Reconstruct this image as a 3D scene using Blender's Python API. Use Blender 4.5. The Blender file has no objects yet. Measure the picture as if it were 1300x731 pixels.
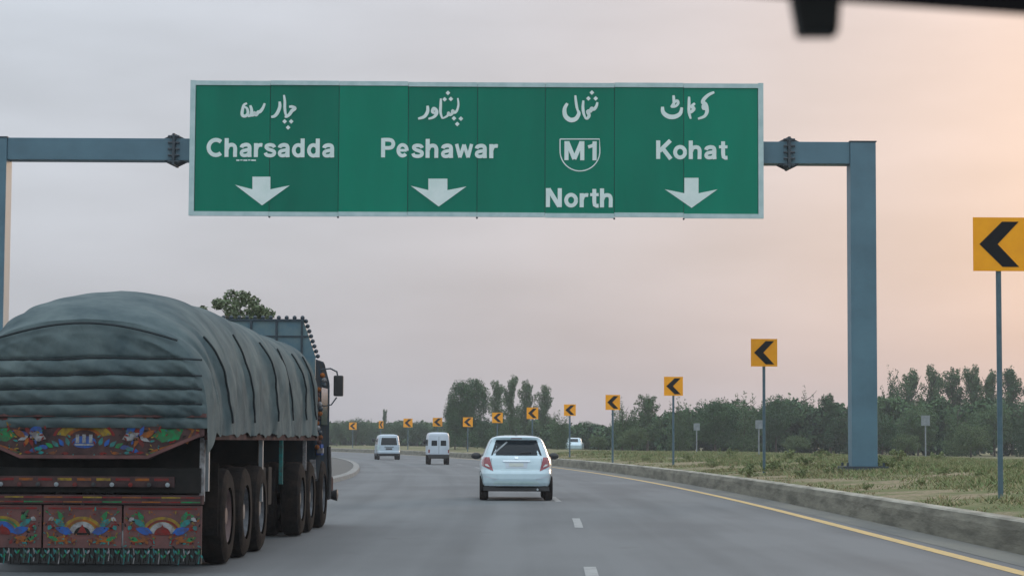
import bpy, bmesh, math, random
import numpy as np
from mathutils import Vector, Matrix
R = math.radians
random.seed(7); rng = np.random.default_rng(11)
S = bpy.context.scene
COL = S.collection
SRC_W, SRC_H, FPX = 1300.0, 731.0, 2800.0

# ------------------------------------------------------------------ camera
EYE = Vector((0, 0, 1.4))
PITCH = math.atan(194.5 / FPX); ROLL = R(0.3)
cam = bpy.data.cameras.new('camera'); camo = bpy.data.objects.new('camera', cam); COL.objects.link(camo)
cam.sensor_width = 36; cam.lens = 36 * FPX / SRC_W; cam.clip_start = 0.05; cam.clip_end = 6000
CM = Matrix.Rotation(R(90) + PITCH, 3, 'X') @ Matrix.Rotation(ROLL, 3, 'Z')
camo.matrix_world = Matrix.Translation(EYE) @ CM.to_4x4()
cam.dof.use_dof = True; cam.dof.focus_distance = 60; cam.dof.aperture_fstop = 17
S.camera = camo

def at(px, py, Y):
    """point of the plane y = Y seen in the photograph at px, py"""
    d = CM @ Vector(((px - SRC_W / 2) / FPX, -(py - SRC_H / 2) / FPX, -1))
    return EYE + d * (Y / d.y)

# ------------------------------------------------------------------ world: hazy evening sky
SUN_AZ, SUN_EL = R(24), R(8)            # azimuth to the right of the driving direction
sun_dir = Vector((math.sin(SUN_AZ) * math.cos(SUN_EL), math.cos(SUN_AZ) * math.cos(SUN_EL), math.sin(SUN_EL)))
W = bpy.data.worlds.new('World'); S.world = W; W.use_nodes = True
nt = W.node_tree; nt.nodes.clear(); N = nt.nodes.new; L = nt.links.new
def math_node(tree, op, a, b=None, clamp=False):
    n = tree.nodes.new('ShaderNodeMath'); n.operation = op; n.use_clamp = clamp
    for i, v in enumerate((a, b)):
        if v is None: continue
        if isinstance(v, (int, float)): n.inputs[i].default_value = v
        else: tree.links.new(v, n.inputs[i])
    return n.outputs[0]
def mixc(tree, fac, a, b, mode='MIX'):
    n = tree.nodes.new('ShaderNodeMix'); n.data_type = 'RGBA'; n.blend_type = mode
    for i, v in ((0, fac), (6, a), (7, b)):
        if isinstance(v, (int, float)): n.inputs[i].default_value = v
        elif isinstance(v, tuple): n.inputs[i].default_value = (*v[:3], 1)
        else: tree.links.new(v, n.inputs[i])
    return n.outputs[2]
tc = N('ShaderNodeTexCoord'); sep = N('ShaderNodeSeparateXYZ'); L(tc.outputs['Generated'], sep.inputs[0])
sky = N('ShaderNodeTexSky'); sky.sky_type = 'NISHITA'; sky.sun_disc = False
sky.sun_elevation = SUN_EL; sky.sun_rotation = SUN_AZ; sky.dust_density = 4; sky.air_density = 1.2
dot = N('ShaderNodeVectorMath'); dot.operation = 'DOT_PRODUCT'
L(tc.outputs['Generated'], dot.inputs[0]); dot.inputs[1].default_value = sun_dir
ang = math_node(nt, 'ARCCOSINE', math_node(nt, 'MINIMUM', dot.outputs['Value'], 0.9999))
g1 = math_node(nt, 'EXPONENT', math_node(nt, 'MULTIPLY', math_node(nt, 'POWER', math_node(nt, 'DIVIDE', ang, 0.30), 2.0), -1.0))
el = math_node(nt, 'MAXIMUM', sep.outputs[2], 0.0)
lowband = math_node(nt, 'EXPONENT', math_node(nt, 'MULTIPLY', el, -11.0))
away = math_node(nt, 'MULTIPLY', math_node(nt, 'DIVIDE', ang, 3.1416), 1.0, True)
front = mixc(nt, lowband, (0.425, 0.46, 0.54), (0.345, 0.325, 0.37))
upper = mixc(nt, math_node(nt, 'POWER', away, 0.8), front, (0.58, 0.66, 0.69))
warm = mixc(nt, g1, upper, (0.64, 0.465, 0.42))
bright = math_node(nt, 'ADD', math_node(nt, 'MULTIPLY', math_node(nt, 'POWER', el, 1.5), 2.0), 0.98)
mp = N('ShaderNodeMapping'); mp.inputs['Scale'].default_value = (2.2, 2.2, 9.0); mp.inputs['Rotation'].default_value = (0, 0.12, 0)
L(tc.outputs['Generated'], mp.inputs[0])
nz = N('ShaderNodeTexNoise'); nz.inputs['Scale'].default_value = 2.6; nz.inputs['Detail'].default_value = 4; nz.inputs['Roughness'].default_value = 0.5
L(mp.outputs[0], nz.inputs[0])
cl = math_node(nt, 'ADD', math_node(nt, 'MULTIPLY', nz.outputs[0], 0.50), 0.75)
veil = mixc(nt, 1.0, warm, math_node(nt, 'MULTIPLY', bright, cl), 'MULTIPLY')
b1 = N('ShaderNodeBackground'); L(sky.outputs[0], b1.inputs[0]); b1.inputs[1].default_value = 0.06
b2 = N('ShaderNodeBackground'); L(veil, b2.inputs[0]); b2.inputs[1].default_value = 0.93
mx = N('ShaderNodeMixShader'); mx.inputs[0].default_value = 0.9; L(b1.outputs[0], mx.inputs[1]); L(b2.outputs[0], mx.inputs[2])
wo = N('ShaderNodeOutputWorld'); L(mx.outputs[0], wo.inputs[0])
sl = bpy.data.lights.new('sun', 'SUN'); sl.energy = 0.5; sl.angle = R(12); sl.color = (1, 0.72, 0.5)
so = bpy.data.objects.new('sun', sl); so.rotation_mode = 'QUATERNION'; so.rotation_quaternion = sun_dir.to_track_quat('Z', 'Y')
so.location = (20, 20, 30); COL.objects.link(so)
S.view_settings.view_transform = 'Standard'; S.view_settings.look = 'None'; S.view_settings.gamma = 1; S.view_settings.exposure = 0.36

# ------------------------------------------------------------------ materials
def mat(name, col, rough=0.6, col2=None, scale=4.0, detail=4, bump=0.0, bscale=None, metal=0.0, coat=0.0, spec=0.5, contrast=(0.35, 0.65), stretch=None):
    m = bpy.data.materials.new(name); m.use_nodes = True; t = m.node_tree
    p = t.nodes['Principled BSDF']; p.inputs['Base Color'].default_value = (*col, 1)
    p.inputs['Roughness'].default_value = rough; p.inputs['Metallic'].default_value = metal
    p.inputs['Coat Weight'].default_value = coat; p.inputs['Specular IOR Level'].default_value = spec
    if col2 or bump:
        c = t.nodes.new('ShaderNodeTexCoord'); src = c.outputs['Object']
        if stretch:
            mm = t.nodes.new('ShaderNodeMapping'); mm.inputs['Scale'].default_value = stretch; t.links.new(src, mm.inputs[0]); src = mm.outputs[0]
    if col2:
        n = t.nodes.new('ShaderNodeTexNoise'); n.inputs['Scale'].default_value = scale; n.inputs['Detail'].default_value = detail; n.inputs['Roughness'].default_value = 0.6
        t.links.new(src, n.inputs[0])
        mr = t.nodes.new('ShaderNodeMapRange'); mr.inputs[1].default_value, mr.inputs[2].default_value = contrast; t.links.new(n.outputs[0], mr.inputs[0])
        t.links.new(mixc(t, mr.outputs[0], tuple(col), tuple(col2)), p.inputs['Base Color'])
    if bump:
        n = t.nodes.new('ShaderNodeTexNoise'); n.inputs['Scale'].default_value = bscale or scale * 6; n.inputs['Detail'].default_value = 5
        t.links.new(src, n.inputs[0])
        b = t.nodes.new('ShaderNodeBump'); b.inputs['Strength'].default_value = bump; b.inputs['Distance'].default_value = 0.03
        t.links.new(n.outputs[0], b.inputs['Height']); t.links.new(b.outputs[0], p.inputs['Normal'])
    return m

M = {}
M['white_paint'] = mat('white_paint', (0.50, 0.63, 0.70), 0.28, (0.43, 0.56, 0.63), 1.6, coat=0.6)
M['van_paint'] = mat('van_paint', (0.52, 0.58, 0.66), 0.35, (0.43, 0.49, 0.57), 1.4, coat=0.4)
M['glass'] = mat('dark_glass', (0.008, 0.014, 0.019), 0.1, spec=0.22)
M['black_plastic'] = mat('black_plastic', (0.018, 0.019, 0.021), 0.55, (0.03, 0.03, 0.032), 5)
M['rubber'] = mat('rubber', (0.007, 0.007, 0.008), 0.95, (0.026, 0.020, 0.017), 5, bump=0.3, spec=0.08)
M['rim'] = mat('rim_steel', (0.13, 0.14, 0.155), 0.6, (0.05, 0.05, 0.055), 6, metal=0.3, spec=0.3)
M['rusty_rim'] = mat('rusty_rim', (0.13, 0.075, 0.07), 0.7, (0.07, 0.05, 0.05), 8)
M['chrome'] = mat('chrome', (0.55, 0.6, 0.65), 0.2, metal=0.9)
M['red_lens'] = mat('red_lens', (0.24, 0.010, 0.028), 0.15, (0.2, 0.008, 0.02), 14, coat=1)
M['clear_lens'] = mat('clear_lens', (0.6, 0.62, 0.62), 0.12, coat=1)
M['plate'] = mat('number_plate', (0.5, 0.53, 0.5), 0.5)
M['gantry'] = mat('blue_steel_paint', (0.082, 0.175, 0.235), 0.5, (0.060, 0.130, 0.180), 1.1, bump=0.05, contrast=(0.3, 0.7))
M['bolt'] = mat('dark_bolt_steel', (0.025, 0.04, 0.055), 0.6)
M['frame'] = mat('sign_frame', (0.48, 0.60, 0.62), 0.5, (0.36, 0.50, 0.52), 2.5)
M['letter'] = mat('letter_sheeting', (0.72, 0.80, 0.80), 0.45, (0.62, 0.73, 0.72), 2.0)
GREENS = [(0.003, 0.165, 0.115), (0.0035, 0.152, 0.108), (0.003, 0.195, 0.135), (0.003, 0.165, 0.117), (0.003, 0.170, 0.119),
          (0.003, 0.170, 0.118), (0.0035, 0.174, 0.122), (0.003, 0.198, 0.138)]
for i, g in enumerate(GREENS):
    g = (g[0] * 0.5, g[1] * 1.12, g[2] * 1.04)
    M['green%d' % i] = mat('green_sheeting_%d' % i, g, 0.5, tuple(v * 0.80 for v in g), 0.9, 5, spec=0.05, stretch=(1, 1, 0.25), contrast=(0.3, 0.7))
M['orange'] = mat('amber_sheeting', (0.97, 0.40, 0.008), 0.5, (0.90, 0.35, 0.008), 3, spec=0.25)
M['black_print'] = mat('black_print', (0.008, 0.009, 0.012), 0.6, spec=0.15)
M['pole'] = mat('pole_blue_grey', (0.075, 0.13, 0.165), 0.5, (0.05, 0.10, 0.13), 6)
M['galv'] = mat('galvanised', (0.25, 0.28, 0.3), 0.5, (0.18, 0.2, 0.22), 5)
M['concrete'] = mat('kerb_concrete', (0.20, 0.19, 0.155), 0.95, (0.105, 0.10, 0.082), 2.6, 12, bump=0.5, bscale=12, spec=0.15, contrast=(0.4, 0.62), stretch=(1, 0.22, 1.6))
M['kerb_top_light_strip'] = mat('worn_lit_kerb_top', (0.36, 0.34, 0.29), 0.95, (0.20, 0.19, 0.16), 2.0, 8, spec=0.15, contrast=(0.38, 0.6), stretch=(1, 0.3, 1))  # worn mottling, paler overall to paint in light on the top edge
M['gutter'] = mat('dusty_gutter', (0.185, 0.178, 0.155), 0.95, (0.125, 0.128, 0.122), 1.2, 8, spec=0.15, stretch=(1, 0.15, 1))
M['median_kerb'] = mat('median_kerb_concrete', (0.24, 0.24, 0.23), 0.95, (0.14, 0.14, 0.135), 1.5, 6, bump=0.4, bscale=10)
M['median'] = mat('median_pavement', (0.06, 0.062, 0.062), 0.95, (0.085, 0.082, 0.075), 1.2, 6, bump=0.4, bscale=12)
M['yellow_line'] = mat('yellow_road_paint', (0.52, 0.35, 0.13), 0.8, (0.30, 0.24, 0.14), 5, 6, contrast=(0.42, 0.75))
M['white_line'] = mat('white_road_paint', (0.26, 0.27, 0.27), 0.8, (0.18, 0.18, 0.18), 5, 6, contrast=(0.45, 0.7))
M['dirt'] = mat('pale_dirt', (0.34, 0.29, 0.22), 0.95, (0.24, 0.2, 0.15), 1, 6)
M['trunk'] = mat('bark', (0.085, 0.07, 0.055), 0.9, (0.05, 0.042, 0.035), 6, bump=0.5)
M['weed'] = mat('weed_leaf', (0.125, 0.175, 0.068), 0.8, (0.21, 0.22, 0.10), 0.6, spec=0.2)
M['straw'] = mat('dry_grass', (0.31, 0.25, 0.14), 0.8, (0.22, 0.19, 0.10), 0.8, spec=0.2)
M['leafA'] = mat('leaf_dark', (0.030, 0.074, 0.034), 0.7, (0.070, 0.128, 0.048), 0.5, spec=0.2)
M['leafB'] = mat('leaf_mid', (0.048, 0.100, 0.042), 0.7, (0.110, 0.165, 0.066), 0.5, spec=0.2)
M['leafB2'] = mat('leaf_shrub', (0.07, 0.115, 0.045), 0.75, (0.115, 0.16, 0.07), 1.5, spec=0.2)
M['leafC'] = mat('leaf_pale', (0.085, 0.125, 0.052), 0.7, (0.13, 0.15, 0.075), 2.5)
M['tarp'] = mat('tarpaulin_canvas', (0.048, 0.073, 0.083), 0.9, (0.118, 0.152, 0.155), 1.9, 10, bump=0.6, bscale=5, spec=0.2, contrast=(0.3, 0.7))
def crumple(m):
    t = m.node_tree; p = t.nodes['Principled BSDF']; c = t.nodes.new('ShaderNodeTexCoord'); n = t.nodes.new('ShaderNodeTexNoise'); n.noise_type = 'RIDGED_MULTIFRACTAL'
    n.inputs['Scale'].default_value = 1.3; n.inputs['Detail'].default_value = 5; n.inputs['Distortion'].default_value = 0.6; t.links.new(c.outputs['Object'], n.inputs[0])
    b = t.nodes.new('ShaderNodeBump'); b.inputs['Strength'].default_value = 0.9; b.inputs['Distance'].default_value = 0.05
    t.links.new(n.outputs[0], b.inputs['Height']); t.links.new(p.inputs['Normal'].links[0].from_socket, b.inputs['Normal']); t.links.new(b.outputs[0], p.inputs['Normal'])
crumple(M['tarp'])
M['rope'] = mat('dark_rope', (0.02, 0.028, 0.033), 0.9)
M['truck_dark'] = mat('grimy_chassis', (0.013, 0.013, 0.013), 0.9, (0.024, 0.022, 0.021), 4, spec=0.15)
M['truck_wood'] = mat('brown_painted_board', (0.10, 0.058, 0.056), 0.85, (0.035, 0.026, 0.028), 3.0, 6, spec=0.03)
M['truck_mauve'] = mat('mauve_painted_steel', (0.16, 0.070, 0.066), 0.8, (0.075, 0.045, 0.045), 3.5, 6, spec=0.2)
M['p_red'] = mat('paint_red', (0.19, 0.026, 0.024), 0.85, (0.1152, 0.0416, 0.0396), 14, 7, spec=0.05, contrast=(0.40, 0.62))
M['p_orange'] = mat('paint_orange', (0.27, 0.09, 0.025), 0.85, (0.1432, 0.064, 0.0399), 14, 7, spec=0.05, contrast=(0.40, 0.62))
M['p_yellow'] = mat('paint_yellow', (0.27, 0.18, 0.03), 0.85, (0.1432, 0.0955, 0.0417), 14, 7, spec=0.05, contrast=(0.40, 0.62))
M['p_white'] = mat('paint_white', (0.30, 0.30, 0.31), 0.85, (0.1537, 0.1375, 0.1397), 14, 7, spec=0.05, contrast=(0.40, 0.62))
M['p_blue'] = mat('paint_blue', (0.03, 0.10, 0.34), 0.85, (0.0592, 0.0675, 0.1502), 14, 7, spec=0.05, contrast=(0.40, 0.62))
M['p_teal'] = mat('paint_teal', (0.03, 0.20, 0.20), 0.85, (0.0592, 0.1025, 0.1012), 14, 7, spec=0.05, contrast=(0.40, 0.62))
M['p_green'] = mat('paint_green', (0.02, 0.20, 0.075), 0.85, (0.0558, 0.1025, 0.0575), 14, 7, spec=0.05, contrast=(0.40, 0.62))
M['crown_blue'] = mat('crown_blue_panel', (0.11, 0.17, 0.19), 0.4, (0.06, 0.13, 0.18), 4)
M['cab_paint'] = mat('cab_paint', (0.022, 0.036, 0.05), 0.95, (0.04, 0.04, 0.04), 3, spec=0.0)
M['visor'] = mat('visor_dark', (0.012, 0.006, 0.007), 0.8)
M['visor_clip'] = mat('clip_black', (0.003, 0.003, 0.003), 0.7)
M['verge_under'] = None

# asphalt: grain, patches and faint wheel tracks running along the lanes (uv = metres across, metres along)
def asphalt(name):
    m = bpy.data.materials.new(name); m.use_nodes = True; t = m.node_tree; p = t.nodes['Principled BSDF']
    uv = t.nodes.new('ShaderNodeUVMap'); uv.uv_map = 'lane'
    def noise(sc, st, det=4):
        mm = t.nodes.new('ShaderNodeMapping'); mm.inputs['Scale'].default_value = st; t.links.new(uv.outputs[0], mm.inputs[0])
        n = t.nodes.new('ShaderNodeTexNoise'); n.inputs['Scale'].default_value = sc; n.inputs['Detail'].default_value = det; t.links.new(mm.outputs[0], n.inputs[0]); return n.outputs[0]
    tracks = noise(1.0, (1.1, 0.012, 1)); patches = noise(0.35, (1, 0.35, 1), 6); grain = noise(45, (1, 1, 1), 3)
    v = math_node(t, 'ADD', math_node(t, 'MULTIPLY', tracks, 0.5), math_node(t, 'MULTIPLY', patches, 0.5))
    mr = t.nodes.new('ShaderNodeMapRange'); mr.inputs[1].default_value = 0.43; mr.inputs[2].default_value = 0.57; t.links.new(v, mr.inputs[0])
    c = mixc(t, mr.outputs[0], (0.078, 0.089, 0.096), (0.122, 0.135, 0.143))
    c = mixc(t, math_node(t, 'MULTIPLY', grain, 0.5), c, (0.06, 0.06, 0.062))
    stain = noise(0.9, (1, 0.5, 1), 3); ms = t.nodes.new('ShaderNodeMapRange'); ms.inputs[1].default_value = 0.66; ms.inputs[2].default_value = 0.74; t.links.new(stain, ms.inputs[0])
    c = mixc(t, math_node(t, 'MULTIPLY', ms.outputs[0], 0.35), c, (0.05, 0.052, 0.055))
    t.links.new(c, p.inputs['Base Color']); p.inputs['Roughness'].default_value = 0.72; p.inputs['Specular IOR Level'].default_value = 0.4
    b = t.nodes.new('ShaderNodeBump'); b.inputs['Strength'].default_value = 0.35; b.inputs['Distance'].default_value = 0.01
    t.links.new(grain, b.inputs['Height']); t.links.new(b.outputs[0], p.inputs['Normal'])
    return m
M['asphalt'] = asphalt('asphalt')
def grassland(name):
    m = bpy.data.materials.new(name); m.use_nodes = True; t = m.node_tree; p = t.nodes['Principled BSDF']
    c = t.nodes.new('ShaderNodeTexCoord')
    def noise(sc, det=5):
        n = t.nodes.new('ShaderNodeTexNoise'); n.inputs['Scale'].default_value = sc; n.inputs['Detail'].default_value = det; t.links.new(c.outputs['Object'], n.inputs[0]); return n.outputs[0]
    def rng_(x, a, b):
        mr = t.nodes.new('ShaderNodeMapRange'); mr.inputs[1].default_value = a; mr.inputs[2].default_value = b; t.links.new(x, mr.inputs[0]); return mr.outputs[0]
    k = mixc(t, rng_(noise(0.25), 0.4, 0.6), (0.105, 0.128, 0.055), (0.155, 0.155, 0.076))
    k = mixc(t, rng_(noise(0.45), 0.45, 0.57), k, (0.25, 0.20, 0.135))
    k = mixc(t, rng_(noise(9), 0.45, 0.7), k, (0.085, 0.095, 0.042))
    t.links.new(k, p.inputs['Base Color']); p.inputs['Roughness'].default_value = 0.95; p.inputs['Specular IOR Level'].default_value = 0.1
    b = t.nodes.new('ShaderNodeBump'); b.inputs['Strength'].default_value = 0.8; b.inputs['Distance'].default_value = 0.08
    t.links.new(noise(6), b.inputs['Height']); t.links.new(b.outputs[0], p.inputs['Normal'])
    return m
M['grassland'] = grassland('grassland')

# ------------------------------------------------------------------ building helpers
class MB:
    """collects faces (with material slots) and links them as ONE mesh object"""
    def __init__(self): self.v = []; self.f = []; self.m = []
    def add(self, vs, fs, mi=0):
        o = len(self.v); self.v += [tuple(p) for p in vs]; self.f += [tuple(i + o for i in q) for q in fs]; self.m += [mi] * len(fs)
    def box(self, x0, x1, y0, y1, z0, z1, mi=0):
        self.add([(x0, y0, z0), (x1, y0, z0), (x1, y1, z0), (x0, y1, z0), (x0, y0, z1), (x1, y0, z1), (x1, y1, z1), (x0, y1, z1)],
                 [(0, 3, 2, 1), (4, 5, 6, 7), (0, 1, 5, 4), (1, 2, 6, 5), (2, 3, 7, 6), (3, 0, 4, 7)], mi)
    def prism(self, pts, y0, y1, mi=0):
        """pts: (x, z) outline, clockwise or not; extruded from y0 to y1"""
        n = len(pts)
        a = sum(pts[i][0] * pts[(i + 1) % n][1] - pts[(i + 1) % n][0] * pts[i][1] for i in range(n))
        if a < 0: pts = pts[::-1]
        self.add([(x, y0, z) for x, z in pts] + [(x, y1, z) for x, z in pts],
                 [tuple(range(n)), tuple(range(2 * n - 1, n - 1, -1))] + [(i, i + n, (i + 1) % n + n, (i + 1) % n) for i in range(n)], mi)
    def tube(self, pts, r, seg=8, mi=0, cap=True):
        pts = [Vector(p) for p in pts]; rs = r if isinstance(r, (list, tuple)) else [r] * len(pts)
        vs = []
        for i, p in enumerate(pts):
            t = (pts[min(i + 1, len(pts) - 1)] - pts[max(i - 1, 0)]).normalized()
            u = t.cross(Vector((0, 0, 1)) if abs(t.z) < 0.9 else Vector((1, 0, 0))).normalized(); w = t.cross(u)
            for k in range(seg):
                a = 2 * math.pi * k / seg; vs.append(p + (u * math.cos(a) + w * math.sin(a)) * rs[i])
        fs = [(i * seg + k, i * seg + (k + 1) % seg, (i + 1) * seg + (k + 1) % seg, (i + 1) * seg + k) for i in range(len(pts) - 1) for k in range(seg)]
        if cap: fs += [tuple(range(seg))[::-1], tuple((len(pts) - 1) * seg + k for k in range(seg))]
        self.add(vs, fs, mi)
    def lathe_x(self, prof, cx, cy, cz, seg=24, mi=0):
        """prof: (x offset, radius) revolved round the x axis"""
        n = len(prof); vs = []
        for k in range(seg):
            a = 2 * math.pi * k / seg
            for x, r in prof: vs.append((cx + x, cy + r * math.cos(a), cz + r * math.sin(a)))
        fs = [(k * n + i, k * n + i + 1, ((k + 1) % seg) * n + i + 1, ((k + 1) % seg) * n + i) for k in range(seg) for i in range(n - 1)]
        self.add(vs, fs, mi)
    def stroke(self, pts, w, y0, y1, mi=0):
        """a pen stroke in the x-z plane, w = full width or list"""
        P = [Vector((p[0], p[1])) for p in pts]; n = len(P); ws = w if isinstance(w, list) else [w] * n
        Lp, Rp = [], []
        for i, p in enumerate(P):
            t = (P[min(i + 1, n - 1)] - P[max(i - 1, 0)]).normalized(); q = Vector((-t.y, t.x)) * ws[i] / 2
            Lp.append(p + q); Rp.append(p - q)
        for i in range(n - 1):
            self.prism([tuple(Lp[i]), tuple(Lp[i + 1]), tuple(Rp[i + 1]), tuple(Rp[i])], y0 - 0.0008 * (i % 5), y1, mi)
    def build(self, name, mats, parent=None, smooth=False, kind=None, bevel=0):
        me = bpy.data.meshes.new(name); me.from_pydata(self.v, [], self.f)
        for m in (mats if isinstance(mats, list) else [mats]): me.materials.append(m)
        me.polygons.foreach_set('material_index', self.m); 
        if smooth: me.polygons.foreach_set('use_smooth', [True] * len(self.f))
        o = bpy.data.objects.new(name, me); COL.objects.link(o)
        bm = bmesh.new(); bm.from_mesh(me); bmesh.ops.recalc_face_normals(bm, faces=bm.faces)
        if bevel:
            bmesh.ops.bevel(bm, geom=list(bm.edges), offset=bevel, segments=2, affect='EDGES', profile=0.6)
        bm.to_mesh(me); bm.free()
        if smooth:
            try: me.set_sharp_from_angle(angle=R(40))
            except Exception: pass
        if parent: o.parent = parent
        if kind: o['kind'] = kind
        return o
def thing(name, label, cat, loc=(0, 0, 0), rz=0, group=None):
    o = bpy.data.objects.new(name, None); COL.objects.link(o); o.empty_display_size = 0.3
    o.location = loc; o.rotation_euler = (0, 0, rz); o['label'] = label; o['category'] = cat
    if group: o['group'] = group
    return o
def copy_tree(o, parent=None):
    c = o.copy(); COL.objects.link(c); c.parent = parent
    for ch in list(o.children): copy_tree(ch, c)
    return c
def raw_mesh(name, verts, faces4, mats, mi=None, parent=None, kind=None, smooth=False):
    """fast mesh from numpy arrays of equal-sized faces"""
    me = bpy.data.meshes.new(name); n = len(verts); k = faces4.shape[1]; m = len(faces4)
    me.vertices.add(n); me.vertices.foreach_set('co', verts.astype(np.float32).ravel())
    me.loops.add(m * k); me.loops.foreach_set('vertex_index', faces4.astype(np.int32).ravel())
    me.polygons.add(m); me.polygons.foreach_set('loop_start', np.arange(0, m * k, k, dtype=np.int32))
    for x in (mats if isinstance(mats, list) else [mats]): me.materials.append(x)
    if mi is not None: me.polygons.foreach_set('material_index', mi.astype(np.int32))
    if smooth: me.polygons.foreach_set('use_smooth', np.ones(m, bool))
    me.update(calc_edges=True); me.validate()
    o = bpy.data.objects.new(name, me); COL.objects.link(o)
    if parent: o.parent = parent
    if kind: o['kind'] = kind
    return o

# ------------------------------------------------------------------ road layout: straight, then a long left-hand bend
def cx(s):
    if s < 40: return 0.0
    if s < 330: return -(s - 40) ** 2 / 2000.0
    return -(290 ** 2) / 2000.0 - (s - 330) * 0.29
def slope(s): return 0.0 if s < 40 else (-(s - 40) / 1000.0 if s < 330 else -0.29)
EDGE = 5.56
def road_pt(o, s, z=0.0):
    """o metres right of the yellow edge line, s metres ahead"""
    k = slope(s); q = math.sqrt(1 + k * k)
    return (EDGE + cx(s) + o / q, s - o * k / q, z)
def verge_z(o):
    return float(np.interp(o, [0.9, 1.3, 3, 5.5, 14, 40, 120, 500], [0.42, 0.44, 0.52, 0.70, 0.70, 0.32, 0.1, 0.0]))
def off_of(x, y):
    return (x - EDGE - cx(y)) / math.sqrt(1 + slope(y) ** 2)
def ground_at(x, y):
    o = off_of(x, y)
    if o > 0.9: return verge_z(o)
    if o < -11.2: return 0.13 if o > -17 else 0.0
    return 0.0
ST = [-40, -20, 0, 10, 20, 30, 40] + list(range(46, 331, 6)) + [360, 420, 520, 700, 1000]
def taper(s): return float(np.interp(s, [45, 85], [-0.35, 0.6]))
def strip(name, offs, m, kind='structure', parent=None, stations=ST, uv=False, smooth=False, jitter=0):
    """sheet or moulding along the road; offs = [(o, z), ...]"""
    vs, fs, uvs = [], [], []
    for s in stations:
        for o, z in offs:
            if o < -11: o += taper(s)
            p = road_pt(o, s, z); vs.append((p[0], p[1], z + (random.uniform(-jitter, jitter) if jitter and o > 1.2 else 0))); uvs.append((o, s))
    n = len(offs)
    for i in range(len(stations) - 1):
        for j in range(n - 1): fs.append((i * n + j, i * n + j + 1, (i + 1) * n + j + 1, (i + 1) * n + j))
    me = bpy.data.meshes.new(name); me.from_pydata(vs, [], fs); me.materials.append(m)
    if smooth: me.polygons.foreach_set('use_smooth', [True] * len(fs))
    if uv:
        l = me.uv_layers.new(name='lane')
        for lp in me.loops: l.data[lp.index].uv = uvs[lp.vertex_index]
    o = bpy.data.objects.new(name, me); COL.objects.link(o)
    if parent: o.parent = parent
    if kind: o['kind'] = kind
    return o
g = MB(); g.add([(-3000, -200, -0.06), (3000, -200, -0.06), (3000, 5000, -0.06), (-3000, 5000, -0.06)], [(0, 1, 2, 3)])
g.build('ground', M['grassland'], kind='structure')
road = strip('road', [(-11.2, 0), (-8, 0), (-4, 0), (-1, 0), (0.95, 0)], M['asphalt'], uv=True)
strip('verge', [(1.2, 0.40), (1.4, 0.44), (2, 0.47), (3, 0.52), (4, 0.6), (5.5, 0.70), (8, .7), (11, 0.7), (14, 0.70), (20, 0.6), (28, .5), (40, 0.32), (70, .24), (120, 0.1), (500, 0.0)],
      M['grassland'], smooth=True)
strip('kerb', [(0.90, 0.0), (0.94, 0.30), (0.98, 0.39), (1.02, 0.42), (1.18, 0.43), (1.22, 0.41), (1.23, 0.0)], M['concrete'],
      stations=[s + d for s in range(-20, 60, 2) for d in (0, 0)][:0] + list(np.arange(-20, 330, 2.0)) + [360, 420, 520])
strip('kerb_top_light_strip', [(0.985, 0.400), (1.022, 0.425), (1.18, 0.434), (1.22, 0.414)], M['kerb_top_light_strip'], stations=list(np.arange(-20, 330, 2.0)), kind=None, parent=bpy.data.objects['kerb'])  # strip over the kerb whose lighter colour stands in for sky light
strip('gutter', [(0.30, 0.004), (0.899, 0.006)], M['gutter'])
strip('median_kerb', [(-11.2, 0.0), (-11.23, 0.14), (-11.52, 0.15), (-11.54, 0.0)], M['median_kerb'])
strip('median', [(-17.2, 0.12), (-14, 0.13), (-11.53, 0.12)], M['median'])
strip('opposite_road', [(-29, 0.0), (-17.2, 0.0)], M['asphalt'], uv=True)
strip('edge_line', [(-0.10, 0.004), (0.10, 0.004)], M['yellow_line'], kind=None, parent=road)
k0 = None
for i in range(14):
    s0 = -10.9 + 15.7 * i
    vs = []
    for s in (s0, s0 + 2.2, s0 + 4.4):
        for o in (-4.44, -4.30): vs.append(road_pt(o - 0.02 * max(0, 40 - s), s, 0.004))
    d = MB(); d.add(vs, [(0, 1, 3, 2), (2, 3, 5, 4)]); d.build('lane_dash', M['white_line'], road)

# pale dirt track crossing the field on the right
trk = MB(); tv = []
for x in np.linspace(16, 60, 12):
    for y in (84 + 0.15 * (x - 16), 89 + 0.10 * (x - 16)): tv.append((x, y, verge_z(off_of(x, y)) + 0.02))
trk.add(tv, [(2 * i, 2 * i + 2, 2 * i + 3, 2 * i + 1) for i in range(11)]); trk.build('dirt_track', M['dirt'], kind='structure')

# ------------------------------------------------------------------ overhead gantry and its sign
GY = 62.0
def steel_box(mb, x0, x1, y0, y1, z0, z1): mb.box(x0, x1, y0, y1, z0, z1)
pr = at(1095.5, 593, GY); pl = at(-12, 560, GY)
gan = thing('sign_gantry', 'blue steel portal gantry spanning the road, holding the big green sign', 'gantry', (0, GY, 0))
def gantry_post(x, top, base_z):
    b = MB(); b.box(x - 0.36, x + 0.36, -0.36, 0.36, base_z, top); o = b.build('post', M['gantry'], gan, bevel=0.02)
    b = MB(); b.box(x - 0.62, x + 0.62, -0.62, 0.62, base_z - 0.05, base_z + 0.10); b.build('base_plate', M['bolt'], gan)
    for dx in (-0.5, 0.5):
        for dy in (-0.5, 0.5):
            b = MB(); b.tube([(x + dx, dy, base_z + 0.1), (x + dx, dy, base_z + 0.2)], 0.035, 6); b.build('anchor_bolt', M['bolt'], gan)
    b = MB(); b.box(x - 0.38, x + 0.38, -0.38, 0.38, top, top + 0.03); b.build('post_cap', M['bolt'], gan)
top_r = at(1093, 182.5, GY).z; top_l = at(-6, 176, GY).z
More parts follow.
